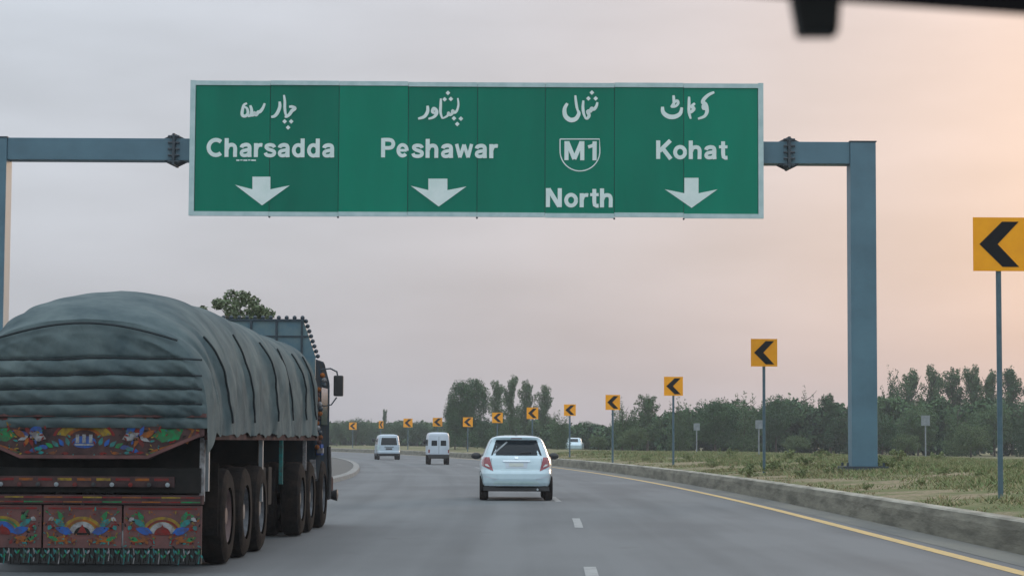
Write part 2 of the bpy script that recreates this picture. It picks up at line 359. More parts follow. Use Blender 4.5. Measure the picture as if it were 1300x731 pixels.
gantry_post(pr.x, top_r, 0.66)
gantry_post(pl.x, top_r, 0.0)
zt = at(1040, 182.0, GY).z; zb = at(1040, 209.5, GY).z
fl_r = at(1000, 195, GY).x; fl_l = at(223, 190, GY).x
for (xa, xb) in ((pl.x + 0.365, fl_l - 0.04), (fl_l + 0.04, fl_r - 0.04), (fl_r + 0.04, pr.x - 0.365)):
    b = MB(); b.box(xa, xb, -0.3, 0.3, zb, zt); b.build('beam', M['gantry'], gan, bevel=0.012)
for x in (fl_l, fl_r):
    b = MB(); b.box(x - 0.035, x + 0.035, -0.42, 0.42, zb - 0.13, zt + 0.13); b.build('flange', M['bolt'], gan)
    zm = (zb + zt) / 2
    for sx in (-1, 1):
        for (z0, z1) in ((zt, zt + 0.13), (zb, zb - 0.13)):
            for yy in (-0.25, 0.0, 0.25):
                b = MB(); b.prism([(x + sx * 0.035, z0), (x + sx * 0.30, z0), (x + sx * 0.035, z1)], yy - 0.01, yy + 0.01); b.build('gusset', M['bolt'], gan)
    for sx in (-1, 1):
        for zz in np.linspace(zb - 0.05, zt + 0.05, 5):
            b = MB(); b.tube([(x + sx * 0.035, -0.37, zz), (x + sx * 0.16, -0.37, zz)], 0.035, 6); b.build('flange_bolt', M['bolt'], gan)

SY = GY - 0.55                                  # front of the sign panels
sgn = thing('overhead_sign', 'wide green motorway direction sign with white Urdu and English place names and down arrows', 'road sign', (0, SY, 0))
A = at(243, 102.5, SY); B = at(968.5, 277, SY); A2 = at(243, 273.5, SY); B2 = at(968.5, 106, SY)
X0, X1 = A.x, B.x; ZT = (A.z + B2.z) / 2; ZB = (A2.z + B.z) / 2
seams = [251] + [343 - 0.5, 430, 518, 606, 692, 780, 868] + [961]
sx_ = [at(p, 190, SY).x for p in seams]
sx_[0] = X0 + 0.13; sx_[-1] = X1 - 0.13
for i in range(8):
    b = MB(); dy = [0.0, 0.004, -0.006, 0.003, 0.006, 0.0, -0.004, 0.002][i]
    b.box(sx_[i] + 0.008, sx_[i + 1] - 0.008, dy, dy + 0.03, ZB + 0.10, ZT - 0.10)
    b.build('sign_panel', M['green%d' % i], sgn)
b = MB(); b.box(X0 + 0.05, X1 - 0.05, 0.045, 0.06, ZB + 0.05, ZT - 0.05); b.build('backing_sheet', M['bolt'], sgn)
fw = 0.125
for i in range(8):                              # frame comes in lengths that do not quite line up
    for top in (True, False):
        dz = random.uniform(-0.018, 0.018); xa = (X0 if i == 0 else sx_[i] + 0.004); xb = (X1 if i == 7 else sx_[i + 1] - 0.004)
        z0, z1 = (ZT - fw + dz, ZT + dz) if top else (ZB + dz, ZB + fw + dz)
        b = MB(); b.box(xa, xb, -0.03, 0.04, z0, z1); b.build('frame_rail', M['frame'], sgn)
for (xa, xb) in ((X0 - 0.02, X0 + fw), (X1 - fw, X1 + 0.02)):
    b = MB(); b.box(xa, xb, -0.036, 0.044, ZB - 0.004, ZT + 0.004); b.build('frame_stile', M['frame'], sgn)
for p in (343, 430, 606, 780, 868):
    x = at(p, 190, SY).x
    b = MB(); b.box(x - 0.05, x + 0.05, 0.06, 0.25, ZB + 0.05, ZT - 0.05); b.build('stiffener', M['galv'], sgn)
    b = MB(); b.tube([(x, -0.02, ZB - 0.03), (x, 0.05, ZB - 0.03)], 0.03, 6); b.build('clip', M['bolt'], sgn)

def el(cx_, cz, rx, rz, a0, a1, n=18): return [(cx_ + rx * math.cos(R(a0 + (a1 - a0) * i / n)), cz + rz * math.sin(R(a0 + (a1 - a0) * i / n))) for i in range(n + 1)]
GL = {  # pen strokes of bold grotesque letters: advance, [(width, points, smooth)]
 'C': (.75, [(.19, el(.40, .5, .31, .405, 48, 312), 0)]),
 'h': (.64, [(.19, [(.1, 0), (.1, 1)], 0), (.18, [(.12, .42), (.17, .58), (.28, .645), (.40, .62), (.46, .48), (.46, .2), (.46, 0)], 1)]),
 'a': (.60, [(.18, [(.09, .50), (.13, .60), (.27, .655), (.39, .62), (.43, .50), (.43, .2), (.44, 0)], 1), (.16, [(.42, .39), (.27, .365), (.13, .31), (.09, .2), (.14, .10), (.26, .085), (.37, .14), (.42, .26)], 1)]),
 'r': (.43, [(.19, [(.1, 0), (.1, .74)], 0), (.17, [(.12, .42), (.17, .59), (.28, .645), (.37, .64)], 1)]),
 's': (.58, [(.165, [(.45, .52), (.40, .62), (.26, .655), (.13, .61), (.11, .51), (.20, .42), (.34, .36), (.44, .29), (.44, .17), (.37, .10), (.25, .08), (.12, .12), (.07, .23)], 1)]),
 'd': (.64, [(.19, [(.46, 0), (.46, 1)], 0), (.175, el(.28, .37, .19, .285, 0, 360, 20), 0)]),
 'P': (.70, [(.19, [(.1, 0), (.1, 1)], 0), (.18, [(.1, .91), (.36, .91), (.50, .86), (.56, .70), (.50, .54), (.36, .49), (.1, .49)], 1)]),
 'e': (.60, [(.13, [(.12, .37), (.46, .37)], 0), (.17, el(.28, .37, .195, .28, -5, 318, 22), 0)]),
 'w': (.80, [(.155, [(.06, .74), (.20, .03)], 0), (.155, [(.20, .03), (.37, .71)], 0), (.155, [(.37, .71), (.54, .03)], 0), (.155, [(.54, .03), (.68, .74)], 0)]),
 'M': (.90, [(.19, [(.1, 0), (.1, 1)], 0), (.19, [(.74, 0), (.74, 1)], 0), (.19, [(.13, .97), (.42, .06)], 0), (.19, [(.42, .06), (.71, .97)], 0)]),
 '1': (.50, [(.19, [(.34, 0), (.34, 1)], 0), (.15, [(.34, .93), (.27, .78), (.08, .70)], 0)]),
 'N': (.76, [(.19, [(.1, 0), (.1, 1)], 0), (.19, [(.59, 0), (.59, 1)], 0), (.20, [(.12, .96), (.57, .04)], 0)]),
 'o': (.64, [(.18, el(.30, .37, .205, .285, 0, 360, 22), 0)]),
 't': (.41, [(.18, [(.19, .97), (.19, .3), (.21, .12), (.28, .08), (.37, .085)], 0), (.14, [(.02, .67), (.37, .67)], 0)]),
 'K': (.70, [(.19, [(.1, 0), (.1, 1)], 0), (.19, [(.60, 1.0), (.15, .42)], 0), (.19, [(.28, .58), (.62, 0)], 0)]),
}
def text_part(txt, x0, x1, base, cap, parent, m):
    """English letters, one part each, fitted to their place on the sign"""
    P = at(x0, base, SY); Q = at(x1, base, SY); H = at(x0, cap, SY).z - P.z
    tot = sum(GL[c][0] for c in txt) - 0.09; kx = (Q.x - P.x) / tot; cur = 0
    for c in txt:
        adv, st = GL[c]; b = MB()
        for q, (w, pts, sm) in enumerate(st):
            if sm: pts = smoothpts(pts, 4)
            b.stroke([(P.x + (cur + x) * kx, P.z + z * H) for x, z in pts], w * (H + kx) / 2, -0.012 - 0.0012 * q, -0.003)
        b.build('letter', m, parent); cur += adv
def px(p): q = at(p[0], p[1], SY); return (q.x, q.z)
def smoothpts(pts, k=5):
    """Catmull-Rom through the pen points"""
    P = [Vector(p) for p in pts]
    if len(P) < 3: return pts
    out = []
    for i in range(len(P) - 1):
        p0 = P[max(i - 1, 0)]; p1 = P[i]; p2 = P[i + 1]; p3 = P[min(i + 2, len(P) - 1)]
        for j in range(k):
            t = j / k; out.append(tuple(0.5 * ((2 * p1) + (p2 - p0) * t + (2 * p0 - 5 * p1 + 4 * p2 - p3) * t * t + (3 * p1 - p0 - 3 * p2 + p3) * t ** 3)))
    out.append(tuple(P[-1])); return out
text_part('Charsadda', 262, 424, 199.3, 175.5, sgn, M['letter'])
text_part('Pe', 483.5, 517.5, 200, 175.5, sgn, M['letter'])
text_part('shawar', 522, 631, 200.5, 176.5, sgn, M['letter'])
text_part('M1', 716, 757, 203.5, 179.5, sgn, M['letter'])
text_part('North', 692.5, 778, 263, 239, sgn, M['letter'])
text_part('Kohat', 832.5, 922, 202, 178.5, sgn, M['letter'])

def urdu(origin, strokes, dots, sc=4.567):
    lw = 0.062
    for k, q in enumerate(strokes):
        b = MB(); w, pts = q[0], q[1:]
        pp = [px((origin[0] + x / sc, origin[1] + y / sc)) for x, y in smoothpts(list(pts))]
        n = len(pp); ws = [lw * w * (0.55 + 0.75 * math.sin(math.pi * min(1, (i + 1.5) / (n + 1)) ) ** 0.7) for i in range(n)]
        b.stroke(pp, ws, -0.012 - 0.001 * k, -0.003); b.build('urdu_letter', M['letter'], sgn)
    for x, y in dots:
        b = MB(); c = px((origin[0] + x / sc, origin[1] + y / sc)); r = 0.066
        b.prism([(c[0], c[1] + r), (c[0] + r, c[1]), (c[0], c[1] - r), (c[0] - r, c[1])], -0.0115, -0.004); b.build('urdu_dot', M['letter'], sgn)
urdu((290, 110), [(1.1, (108, 98), (90, 108), (82, 135), (80, 165), (98, 172), (113, 155), (108, 128), (92, 118)),
                  (1.1, (127, 110), (135, 140), (130, 165), (112, 174)),
                  (1.2, (211, 98), (200, 125), (185, 145), (172, 150), (160, 165), (150, 152), (146, 166), (128, 170)),
                  (1.2, (297, 88), (298, 118), (285, 152), (268, 172), (248, 177)),
                  (0.95, (322, 50), (327, 85), (327, 125), (332, 160), (345, 172)),
                  (1.2, (352, 118), (370, 118), (386, 128), (368, 142), (356, 160), (340, 174), (326, 176))],
     [(326, 203), (364, 203), (346, 238)])
urdu((480, 110), [(1.2, (287, 112), (287, 145), (268, 175), (232, 187)),
                  (1.2, (332, 155), (315, 148), (322, 128), (338, 140), (338, 160), (322, 178), (292, 188)),
                  (0.95, (364, 70), (363, 110), (362, 150), (372, 186)),
                  (1.0, (462, 68), (466, 105), (458, 138), (444, 152), (432, 140), (430, 156), (416, 165), (408, 152), (404, 168), (390, 178), (372, 186))],
     [(405, 38), (386, 75), (422, 73), (440, 185), (480, 187), (459, 218)])
urdu((680, 110), [(1.6, (184, 98), (168, 130), (172, 170), (200, 194), (232, 188), (250, 160), (246, 140)),
                  (0.95, (230, 52), (234, 90), (240, 125), (248, 150)),
                  (1.0, (277, 82), (274, 118), (278, 155), (290, 186)),
                  (1.3, (358, 92), (352, 115), (338, 132), (325, 128), (318, 142), (302, 146), (310, 168), (298, 186), (284, 178))],
     [(326, 36), (306, 70), (348, 70)])
urdu((820, 110), [(1.6, (96, 118), (100, 150), (128, 173), (165, 176), (198, 158), (208, 122)),
                  (1.0, (160, 52), (162, 80), (163, 112)), (1.0, (145, 120), (165, 92), (182, 84), (186, 100), (170, 116), (146, 120)),
                  (1.05, (250, 60), (250, 100), (250, 150), (260, 188)),
                  (1.2, (284, 98), (266, 116), (278, 130), (262, 148), (250, 150)),
                  (1.4, (396, 34), (365, 48), (338, 72), (330, 92), (345, 104), (352, 125), (353, 150), (338, 174), (302, 188)),
                  (1.1, (350, 128), (334, 128), (332, 112), (346, 108))],
     [])
def arrow(pts):
    b = MB(); b.prism([px(p) for p in pts], -0.013, -0.004); b.build('down_arrow', M['letter'], sgn)
arrow([(320.5, 224.5), (343.3, 224.5), (343.3, 240.5), (368, 235.5), (332.7, 260.8), (298.5, 234.8), (320.5, 240.5)])
arrow([(543.8, 227), (568, 227), (568, 241.5), (592, 237), (557, 262.3), (521.5, 236), (543.8, 241.5)])
arrow([(868.8, 226), (886.8, 226), (886.8, 245.5), (911, 240.5), (878, 264), (844, 240.5), (868.8, 245.5)])
sh = MB(); out = [(711, 176.8), (761, 176.8), (761.5, 190)] + [(736.3 + 25.3 * math.cos(a), 192 + 25.3 * math.sin(a)) for a in np.linspace(0.1, math.pi - 0.1, 18)] + [(711, 190), (711, 176.8)]
sh.stroke([px(p) for p in out], 0.03, -0.012, -0.005); sh.build('route_shield', M['letter'], sgn)
mk = MB()
for k, (xa, xb) in enumerate(((300, 304), (305, 308), (309, 314), (315, 318), (319, 325))):
    q0 = px((xa, 204.6 - (k % 2) * .5)); q1 = px((xb, 202.8)); mk.prism([(q0[0], q0[1]), (q1[0], q0[1]), (q1[0], q1[1]), (q0[0], q1[1])], -0.01, -0.005)
mk.build('maker_mark', M['letter'], sgn, kind='stuff')

# ------------------------------------------------------------------ chevron signs along the outside of the bend
CH = [  # px, top y, bottom y, distance, width px, label
    (1268, 276, 344, 36.6, 66, 'nearest and largest amber chevron sign, cut by the right edge of the photo'),
    (970, 430, 465, 65.8, 33.5, 'amber chevron sign on a tall pole just left of the gantry post'),
    (855, 478, 502, 87, 24, 'amber chevron sign third from the right, between dark trees'),
    (778, 501, 520, 104, 18.5, 'amber chevron sign fourth from the right, just right of the passing white car'),
    (723.5, 513, 527.5, 131, 15, 'amber chevron sign against the sky above the right tail light of the white hatchback'),
    (676, 517, 531.5, 152, 14.5, 'amber chevron sign in front of the slender poplars, above the hatchback roof'),
    (631.5, 523.5, 536.5, 174, 13.5, 'amber chevron sign at the foot of the first slender poplar'),
    (594, 529.5, 541.5, 193, 12.5, 'small amber chevron sign in front of the big rounded tree'),
    (555.5, 530, 541, 213, 12, 'small amber chevron sign above the tall narrow white van'),
    (518, 531, 542, 234, 11.5, 'small amber chevron sign between the two white vans'),
    (484, 534, 543.5, 253, 6, 'narrow amber chevron sign seen half edge-on above the silver-white minivan'),
    (448, 536, 545, 275, 9.5, 'farthest amber chevron sign, small, close to the truck'),
]
for i, (x, ty, by, d, wpx, lab) in enumerate(CH):
    T = at(x, ty, d); Bp = at(x, by, d); h = T.z - Bp.z; w = wpx * d / FPX
    turn = 0.0
    if i == 10: turn = R(55); w = h * 0.95
    z0 = ground_at(T.x, d)
    t = thing('chevron_sign', lab, 'road sign', (T.x, d, z0), turn - slope(d) * 0.0, 'chevron signs along the bend')
    zt_, zb_ = T.z - z0, Bp.z - z0
    b = MB(); b.box(-w / 2, w / 2, 0, 0.02, zb_, zt_); b.build('sign_panel', M['orange'], t)
    k = h; zc = (zt_ + zb_) / 2
    # black chevron pointing left
    pts = [(-0.38, 0), (0.06, 0.42), (0.38, 0.42), (-0.03, 0), (0.38, -0.42), (0.06, -0.42)]
    b = MB(); q = [(p[0] * w, zc + p[1] * h) for p in pts]
    b.prism([q[0], q[1], q[2], q[3]], -0.008, 0.0); b.prism([q[0], q[3], q[4], q[5]], -0.008, 0.0); b.build('chevron', M['black_print'], t)
    r = 0.045 if i < 3 else 0.05
    b = MB(); b.tube([(0, 0.07, -0.05), (0, 0.07, zt_ - 0.06)], r, 10); b.build('pole', M['pole'], t, smooth=True)
    b = MB(); b.box(-0.09, 0.09, 0.02, 0.10, zb_ + 0.12 * h, zb_ + 0.12 * h + 0.05); b.box(-0.09, 0.09, 0.02, 0.10, zt_ - 0.2 * h, zt_ - 0.2 * h + 0.05); b.build('bracket', M['galv'], t)

# small plain signs standing farther off in the grass
for (x, ty, by, wpx, d, lab) in ((1175, 527, 540, 11, 118, 'small grey sign plate on a thin post between the gantry post and the nearest chevron'),
                                 (963.5, 533, 544, 9, 112, 'small pale marker plate on a post just behind the second chevron pole'),
                                 (884.5, 537, 546, 8, 135, 'small pale marker plate on a post in front of the dense dark trees')):
    T = at(x, ty, d); Bp = at(x, by, d); w = wpx * d / FPX; z0 = ground_at(T.x, d)
    t = thing('marker_sign', lab, 'sign', (T.x, d, z0), 0, 'small marker signs in the grass')
    b = MB(); b.box(-w / 2, w / 2, 0, 0.015, Bp.z - z0, T.z - z0); b.build('sign_plate', M['galv'], t)
    b = MB(); b.tube([(0, 0.05, -0.05), (0, 0.05, T.z - z0 - 0.05)], 0.035, 8); b.build('pole', M['galv'], t)

# ------------------------------------------------------------------ vehicles built from stacked plan outlines
class Body:
    def __init__(self, levels, n=5.0):
        self.z = np.array([l[0] for l in levels]); self.w = np.array([l[1] for l in levels]); self.r = np.array([l[2] for l in levels]); self.f = np.array([l[3] for l in levels]); self.n = n
    def at(self, z): return np.interp(z, self.z, self.w), np.interp(z, self.z, self.r), np.interp(z, self.z, self.f)
    def rear(self, x, z, off=0.0):
        w, r, f = self.at(z); L_ = (f - r) / 2; q = min(abs(x) / w, 0.999)
        return (r + f) / 2 - L_ * (1 - q ** self.n) ** (1 / self.n) - off
    def side(self, y, z, off=0.0):
        w, r, f = self.at(z); L_ = (f - r) / 2; q = min(abs(y - (r + f) / 2) / L_, 0.999)
        return w * (1 - q ** self.n) ** (1 / self.n) + off
    def shell(self, name, m, parent, z0=None, z1=None, rings=40, seg=96):
        z0 = self.z[0] if z0 is None else z0; z1 = self.z[-1] if z1 is None else z1
        zs = sorted(set(list(np.linspace(z0, z1, rings)) + [z for z in self.z if z0 <= z <= z1])); vs = []; fs = []
        for z in zs:
            w, r, f = self.at(z); yc, L_ = (r + f) / 2, (f - r) / 2
            for k in range(seg):
                a = 2 * math.pi * k / seg; c, s = math.cos(a), math.sin(a)
                vs.append((w * math.copysign(abs(c) ** (2 / self.n), c), yc + L_ * math.copysign(abs(s) ** (2 / self.n), s), z))
        for i in range(len(zs) - 1):
            for k in range(seg): fs.append((i * seg + k, i * seg + (k + 1) % seg, (i + 1) * seg + (k + 1) % seg, (i + 1) * seg + k))
        fs.append(tuple(range(seg))[::-1]); fs.append(tuple((len(zs) - 1) * seg + k for k in range(seg)))
        b = MB(); b.add(vs, fs); return b.build(name, m, parent, smooth=True)
    def rear_patch(self, name, quad, m, parent, off=0.006, k=10, thick=0.012):
        """quad: four (x, z) corners, laid over the rear of the body"""
        P = [Vector(q) for q in quad]; vs = []
        for dd in (off, off - thick):
            for i in range(k + 1):
                for j in range(k + 1):
                    u, v = i / k, j / k; p = (P[0] * (1 - u) + P[1] * u) * (1 - v) + (P[3] * (1 - u) + P[2] * u) * v
                    vs.append((p.x, self.rear(p.x, p.y, dd), p.y))
        fs = [(i * (k + 1) + j, (i + 1) * (k + 1) + j, (i + 1) * (k + 1) + j + 1, i * (k + 1) + j + 1) for i in range(k) for j in range(k)]
        b = MB(); b.add(vs, fs); return b.build(name, m, parent, smooth=True)
    def side_patch(self, name, quad, sgn_, m, parent, off=0.006, k=8):
        P = [Vector(q) for q in quad]; vs = []
        for i in range(k + 1):
            for j in range(k + 1):
                u, v = i / k, j / k; p = (P[0] * (1 - u) + P[1] * u) * (1 - v) + (P[3] * (1 - u) + P[2] * u) * v
                vs.append((sgn_ * self.side(p.x, p.y, off), p.x, p.y))
        fs = [(i * (k + 1) + j, (i + 1) * (k + 1) + j, (i + 1) * (k + 1) + j + 1, i * (k + 1) + j + 1) for i in range(k) for j in range(k)]
        b = MB(); b.add(vs, fs); return b.build(name, m, parent, smooth=True)
def wheel(parent, x, y, r, w, sgn_, rim=None, seg=28):
    b = MB(); h = w / 2
    b.lathe_x([(-h, r * 0.6), (-h, r * 0.88), (-h * 0.8, r * 0.97), (-h * 0.4, r), (h * 0.4, r), (h * 0.8, r * 0.97), (h, r * 0.88), (h, r * 0.6)], x, y, r, seg)
    t = b.build('tyre', M['rubber'], parent, smooth=True)
    b = MB(); b.lathe_x([(-h * 0.9, 0.0), (-h * 0.9, r * 0.61), (h * 0.72, r * 0.61), (h * 0.86, r * 0.55), (h * 0.5, r * 0.5), (h * 0.35, r * 0.2), (h * 0.75, r * 0.17), (h * 0.78, 0.0)] if sgn_ > 0 else
                        [(h * 0.9, 0.0), (h * 0.9, r * 0.61), (-h * 0.72, r * 0.61), (-h * 0.86, r * 0.55), (-h * 0.5, r * 0.5), (-h * 0.35, r * 0.2), (-h * 0.75, r * 0.17), (-h * 0.78, 0.0)], x, y, r, seg)
    b.build('rim', rim or M['rim'], t, smooth=True)
    return t
def arch(bd, parent, y, r, sgn_, zc):
    """dark wheel-arch opening on the flank"""
    b = MB(); vs = [(sgn_ * bd.side(y, zc, 0.004), y, zc)]; n = 20
    for k in range(n):
        a = 2 * math.pi * k / n; yy, zz = y + r * math.cos(a), max(bd.z[0], zc + r * math.sin(a)); vs.append((sgn_ * bd.side(yy, zz, 0.005), yy, zz))
    b.add(vs, [(0, k + 1, (k + 1) % n + 1) for k in range(n)]); b.build('wheel_arch', M['black_plastic'], parent)
def mirror(parent, x, y, z, sgn_, m, w=0.2, h=0.14):
    b = MB(); n, k = 10, 6; vs = []
    for i in range(k + 1):
        ph = -math.pi / 2 + math.pi * i / k
        for j in range(n):
            a = 2 * math.pi * j / n; vs.append((x + sgn_ * w / 2 + w / 2 * math.cos(ph) * math.cos(a), y + 0.07 * math.sin(ph), z + h / 2 * math.cos(ph) * math.sin(a)))
    b.add(vs, [(i * n + j, i * n + (j + 1) % n, (i + 1) * n + (j + 1) % n, (i + 1) * n + j) for i in range(k) for j in range(n)])
    b.tube([(x - sgn_ * 0.08, y, z - 0.03), (x + sgn_ * 0.06, y, z - 0.02)], 0.02, 6)
    return b.build('side_mirror', m, parent, smooth=True)

# white hatchback ahead
P = at(655.5, 635, 52.5)
car = thing('hatchback', 'white hatchback with red tail lights driving ahead in the middle of the road', 'car', (P.x, 52.3, 0), R(0.8))
bd = Body([(0.30, 0.80, 0.10, 3.70), (0.34, 0.84, 0.05, 3.80), (0.42, 0.862, 0.015, 3.86), (0.52, 0.865, 0.0, 3.88), (0.64, 0.875, 0.01, 3.88), (0.70, 0.872, 0.045, 3.87), (0.74, 0.870, 0.075, 3.85),
           (0.84, 0.868, 0.10, 3.75), (0.93, 0.858, 0.13, 3.5), (1.00, 0.835, 0.16, 3.1), (1.05, 0.80, 0.20, 2.9), (1.15, 0.765, 0.26, 2.7), (1.28, 0.71, 0.35, 2.4), (1.38, 0.665, 0.43, 2.2),
           (1.45, 0.62, 0.44, 2.05), (1.49, 0.57, 0.42, 1.95), (1.515, 0.50, 0.50, 1.85), (1.535, 0.40, 0.70, 1.7), (1.545, 0.25, 0.90, 1.5)], 5.5)
bd.shell('body', M['white_paint'], car, z0=0.345)
bd.shell('lower_valance', M['black_plastic'], car, z0=0.30, z1=0.352, rings=4)
q = MB(); q.box(-0.70, 0.70, 0.25, 3.5, 0.22, 0.31); q.build('underbody', M['black_plastic'], car)
rw = bd.rear_patch('rear_window', [(-0.745, 1.07), (0.745, 1.07), (0.59, 1.435), (-0.59, 1.435)], M['glass'], car)
q = MB(); q.stroke([(0.02, 1.08), (0.10, 1.12), (0.36, 1.15)], 0.02, bd.rear(0, 1.12) - 0.03, bd.rear(0, 1.12) - 0.015); q.build('wiper', M['black_plastic'], rw)
q = MB(); q.stroke([(-0.52, 1.10), (-0.40, 1.24), (-0.16, 1.36)], [0.02, 0.035, 0.025], bd.rear(0, 1.10) - 0.012, bd.rear(0, 1.4) + 0.0); 
bd.rear_patch('painted_reflection', [(-0.56, 1.12), (-0.50, 1.12), (-0.20, 1.385), (-0.24, 1.395)], M['galv'], rw, off=0.009)  # pale grey strip laid on the glass, imitating a diagonal reflection streak
for s in (-1, 1):
    tl = bd.rear_patch('tail_light', [(s * 0.85, 1.03), (s * 0.64, 1.03), (s * 0.55, 0.70), (s * 0.82, 0.82)], M['red_lens'], car, off=0.012)
    bd.rear_patch('reverse_lamp', [(s * 0.75, 0.86), (s * 0.68, 0.86), (s * 0.63, 0.79), (s * 0.73, 0.825)], M['clear_lens'], tl, off=0.016, k=4)
    bd.rear_patch('bumper_crease', [(s * 0.80, 0.60), (s * 0.45, 0.52), (s * 0.46, 0.50), (s * 0.81, 0.575)], M['van_paint'], car, off=0.010, k=6)
    bd.side_patch('side_window', [(0.75, 1.07), (1.75, 1.05), (1.75, 1.40), (0.85, 1.40)], s, M['glass'], car)
    bd.side_patch('side_window', [(1.80, 1.05), (2.6, 1.03), (2.15, 1.38), (1.80, 1.40)], s, M['glass'], car)
    mirror(car, s * 0.83, 2.5, 1.04, s, M['black_plastic'], 0.26, 0.17)
    for y in (0.62, 3.1):
        arch(bd, car, y, 0.35, s, 0.36); wheel(car, s * 0.765, y, 0.30, 0.21, s)
bd.rear_patch('trim_bar', [(-0.32, 0.955), (0.32, 0.955), (0.32, 0.92), (-0.32, 0.92)], M['chrome'], car, off=0.03, k=8, thick=0.03)
bd.rear_patch('plate_recess', [(-0.27, 0.91), (0.27, 0.91), (0.25, 0.77), (-0.25, 0.77)], M['van_paint'], car, off=0.004, k=4)
bd.rear_patch('number_plate', [(-0.17, 0.89), (0.17, 0.89), (0.17, 0.81), (-0.17, 0.81)], M['plate'], car, off=0.012, k=4)
bd.rear_patch('badge', [(-0.05, 1.04), (0.05, 1.04), (0.04, 0.985), (-0.04, 0.985)], M['chrome'], car, off=0.012, k=4)
bd.rear_patch('roof_spoiler', [(-0.55, 1.445), (0.55, 1.445), (0.50, 1.495), (-0.50, 1.495)], M['white_paint'], car, off=0.09, k=10, thick=0.12)
bd.rear_patch('brake_lamp', [(-0.13, 1.478), (0.13, 1.478), (0.13, 1.460), (-0.13, 1.460)], M['red_lens'], car, off=0.098, k=4)
bd.rear_patch('bumper_insert', [(-0.50, 0.46), (0.50, 0.46), (0.56, 0.385), (-0.56, 0.385)], M['frame'], car, off=0.006, k=8)
bd.rear_patch('tailgate_seam', [(-0.62, 0.715), (-0.61, 0.715), (-0.585, 1.0), (-0.595, 1.0)], M['galv'], car, off=0.003, k=5)
bd.rear_patch('tailgate_seam', [(0.62, 0.715), (0.61, 0.715), (0.585, 1.0), (0.595, 1.0)], M['galv'], car, off=0.003, k=5)
bd.rear_patch('bumper_split', [(-0.84, 0.735), (0.84, 0.735), (0.84, 0.725), (-0.84, 0.725)], M['frame'], car, off=0.003, k=14)
q = MB(); q.box(-0.78, 0.78, 0.10, 0.14, 0.24, 0.33); q.build('diffuser', M['black_plastic'], car)
q = MB(); q.tube([(0, 0.95, 1.54), (0, 0.75, 1.70)], [0.012, 0.006], 6); q.build('aerial', M['black_plastic'], car)
q = MB(); q.tube([(0.5, 0.05, 0.27), (0.5, 0.3, 0.27)], 0.025, 8); q.build('exhaust', M['chrome'], car)

# two vans farther on
P = at(493.8, 584, 163)
M['minivan_paint'] = mat('minivan_paint', (0.42, 0.50, 0.58), 0.35, (0.34, 0.42, 0.50), 1.4, coat=0.4)
van = thing('minivan', 'white minivan with a wide dark rear window, farthest vehicle ahead on the road', 'van', (P.x, 163, 0), R(7))
bd = Body([(0.28, 0.80, 0.12, 4.3), (0.36, 0.84, 0.04, 4.4), (0.50, 0.86, 0.0, 4.45), (0.62, 0.86, 0.02, 4.45), (0.66, 0.855, 0.07, 4.4), (0.95, 0.85, 0.09, 4.2), (1.10, 0.84, 0.11, 3.9), (1.40, 0.80, 0.17, 3.5), (1.65, 0.755, 0.24, 3.1), (1.78, 0.70, 0.28, 2.9), (1.84, 0.60, 0.36, 2.7), (1.87, 0.42, 0.55, 2.4)], 7)
bd.shell('body', M['minivan_paint'], van, z0=0.46, seg=64)
bd.shell('bumper', M['black_plastic'], van, z0=0.28, z1=0.47, rings=6, seg=64)
bd.rear_patch('rear_window', [(-0.74, 1.08), (0.74, 1.08), (0.64, 1.62), (-0.64, 1.62)], M['glass'], van)
bd.rear_patch('number_plate', [(-0.24, 0.86), (0.24, 0.86), (0.24, 0.74), (-0.24, 0.74)], M['black_plastic'], van, off=0.012)
bd.rear_patch('trim_bar', [(-0.34, 0.97), (0.34, 0.97), (0.34, 0.92), (-0.34, 0.92)], M['bolt'], van, off=0.02)
for s in (-1, 1):
    bd.rear_patch('tail_light', [(s * 0.83, 1.05), (s * 0.72, 1.05), (s * 0.72, 0.70), (s * 0.84, 0.70)], M['frame'], van, off=0.012)
    bd.side_patch('side_window', [(0.5, 1.12), (2.0, 1.12), (2.0, 1.58), (0.6, 1.58)], s, M['glass'], van)
    bd.side_patch('side_window', [(2.1, 1.12), (3.4, 1.12), (2.9, 1.56), (2.1, 1.58)], s, M['glass'], van)
    mirror(van, s * 0.84, 3.2, 1.45, s, M['black_plastic'], 0.24, 0.3)
    for y in (0.8, 3.5):
        arch(bd, van, y, 0.38, s, 0.38); wheel(van, s * 0.75, y, 0.33, 0.2, s, seg=20)

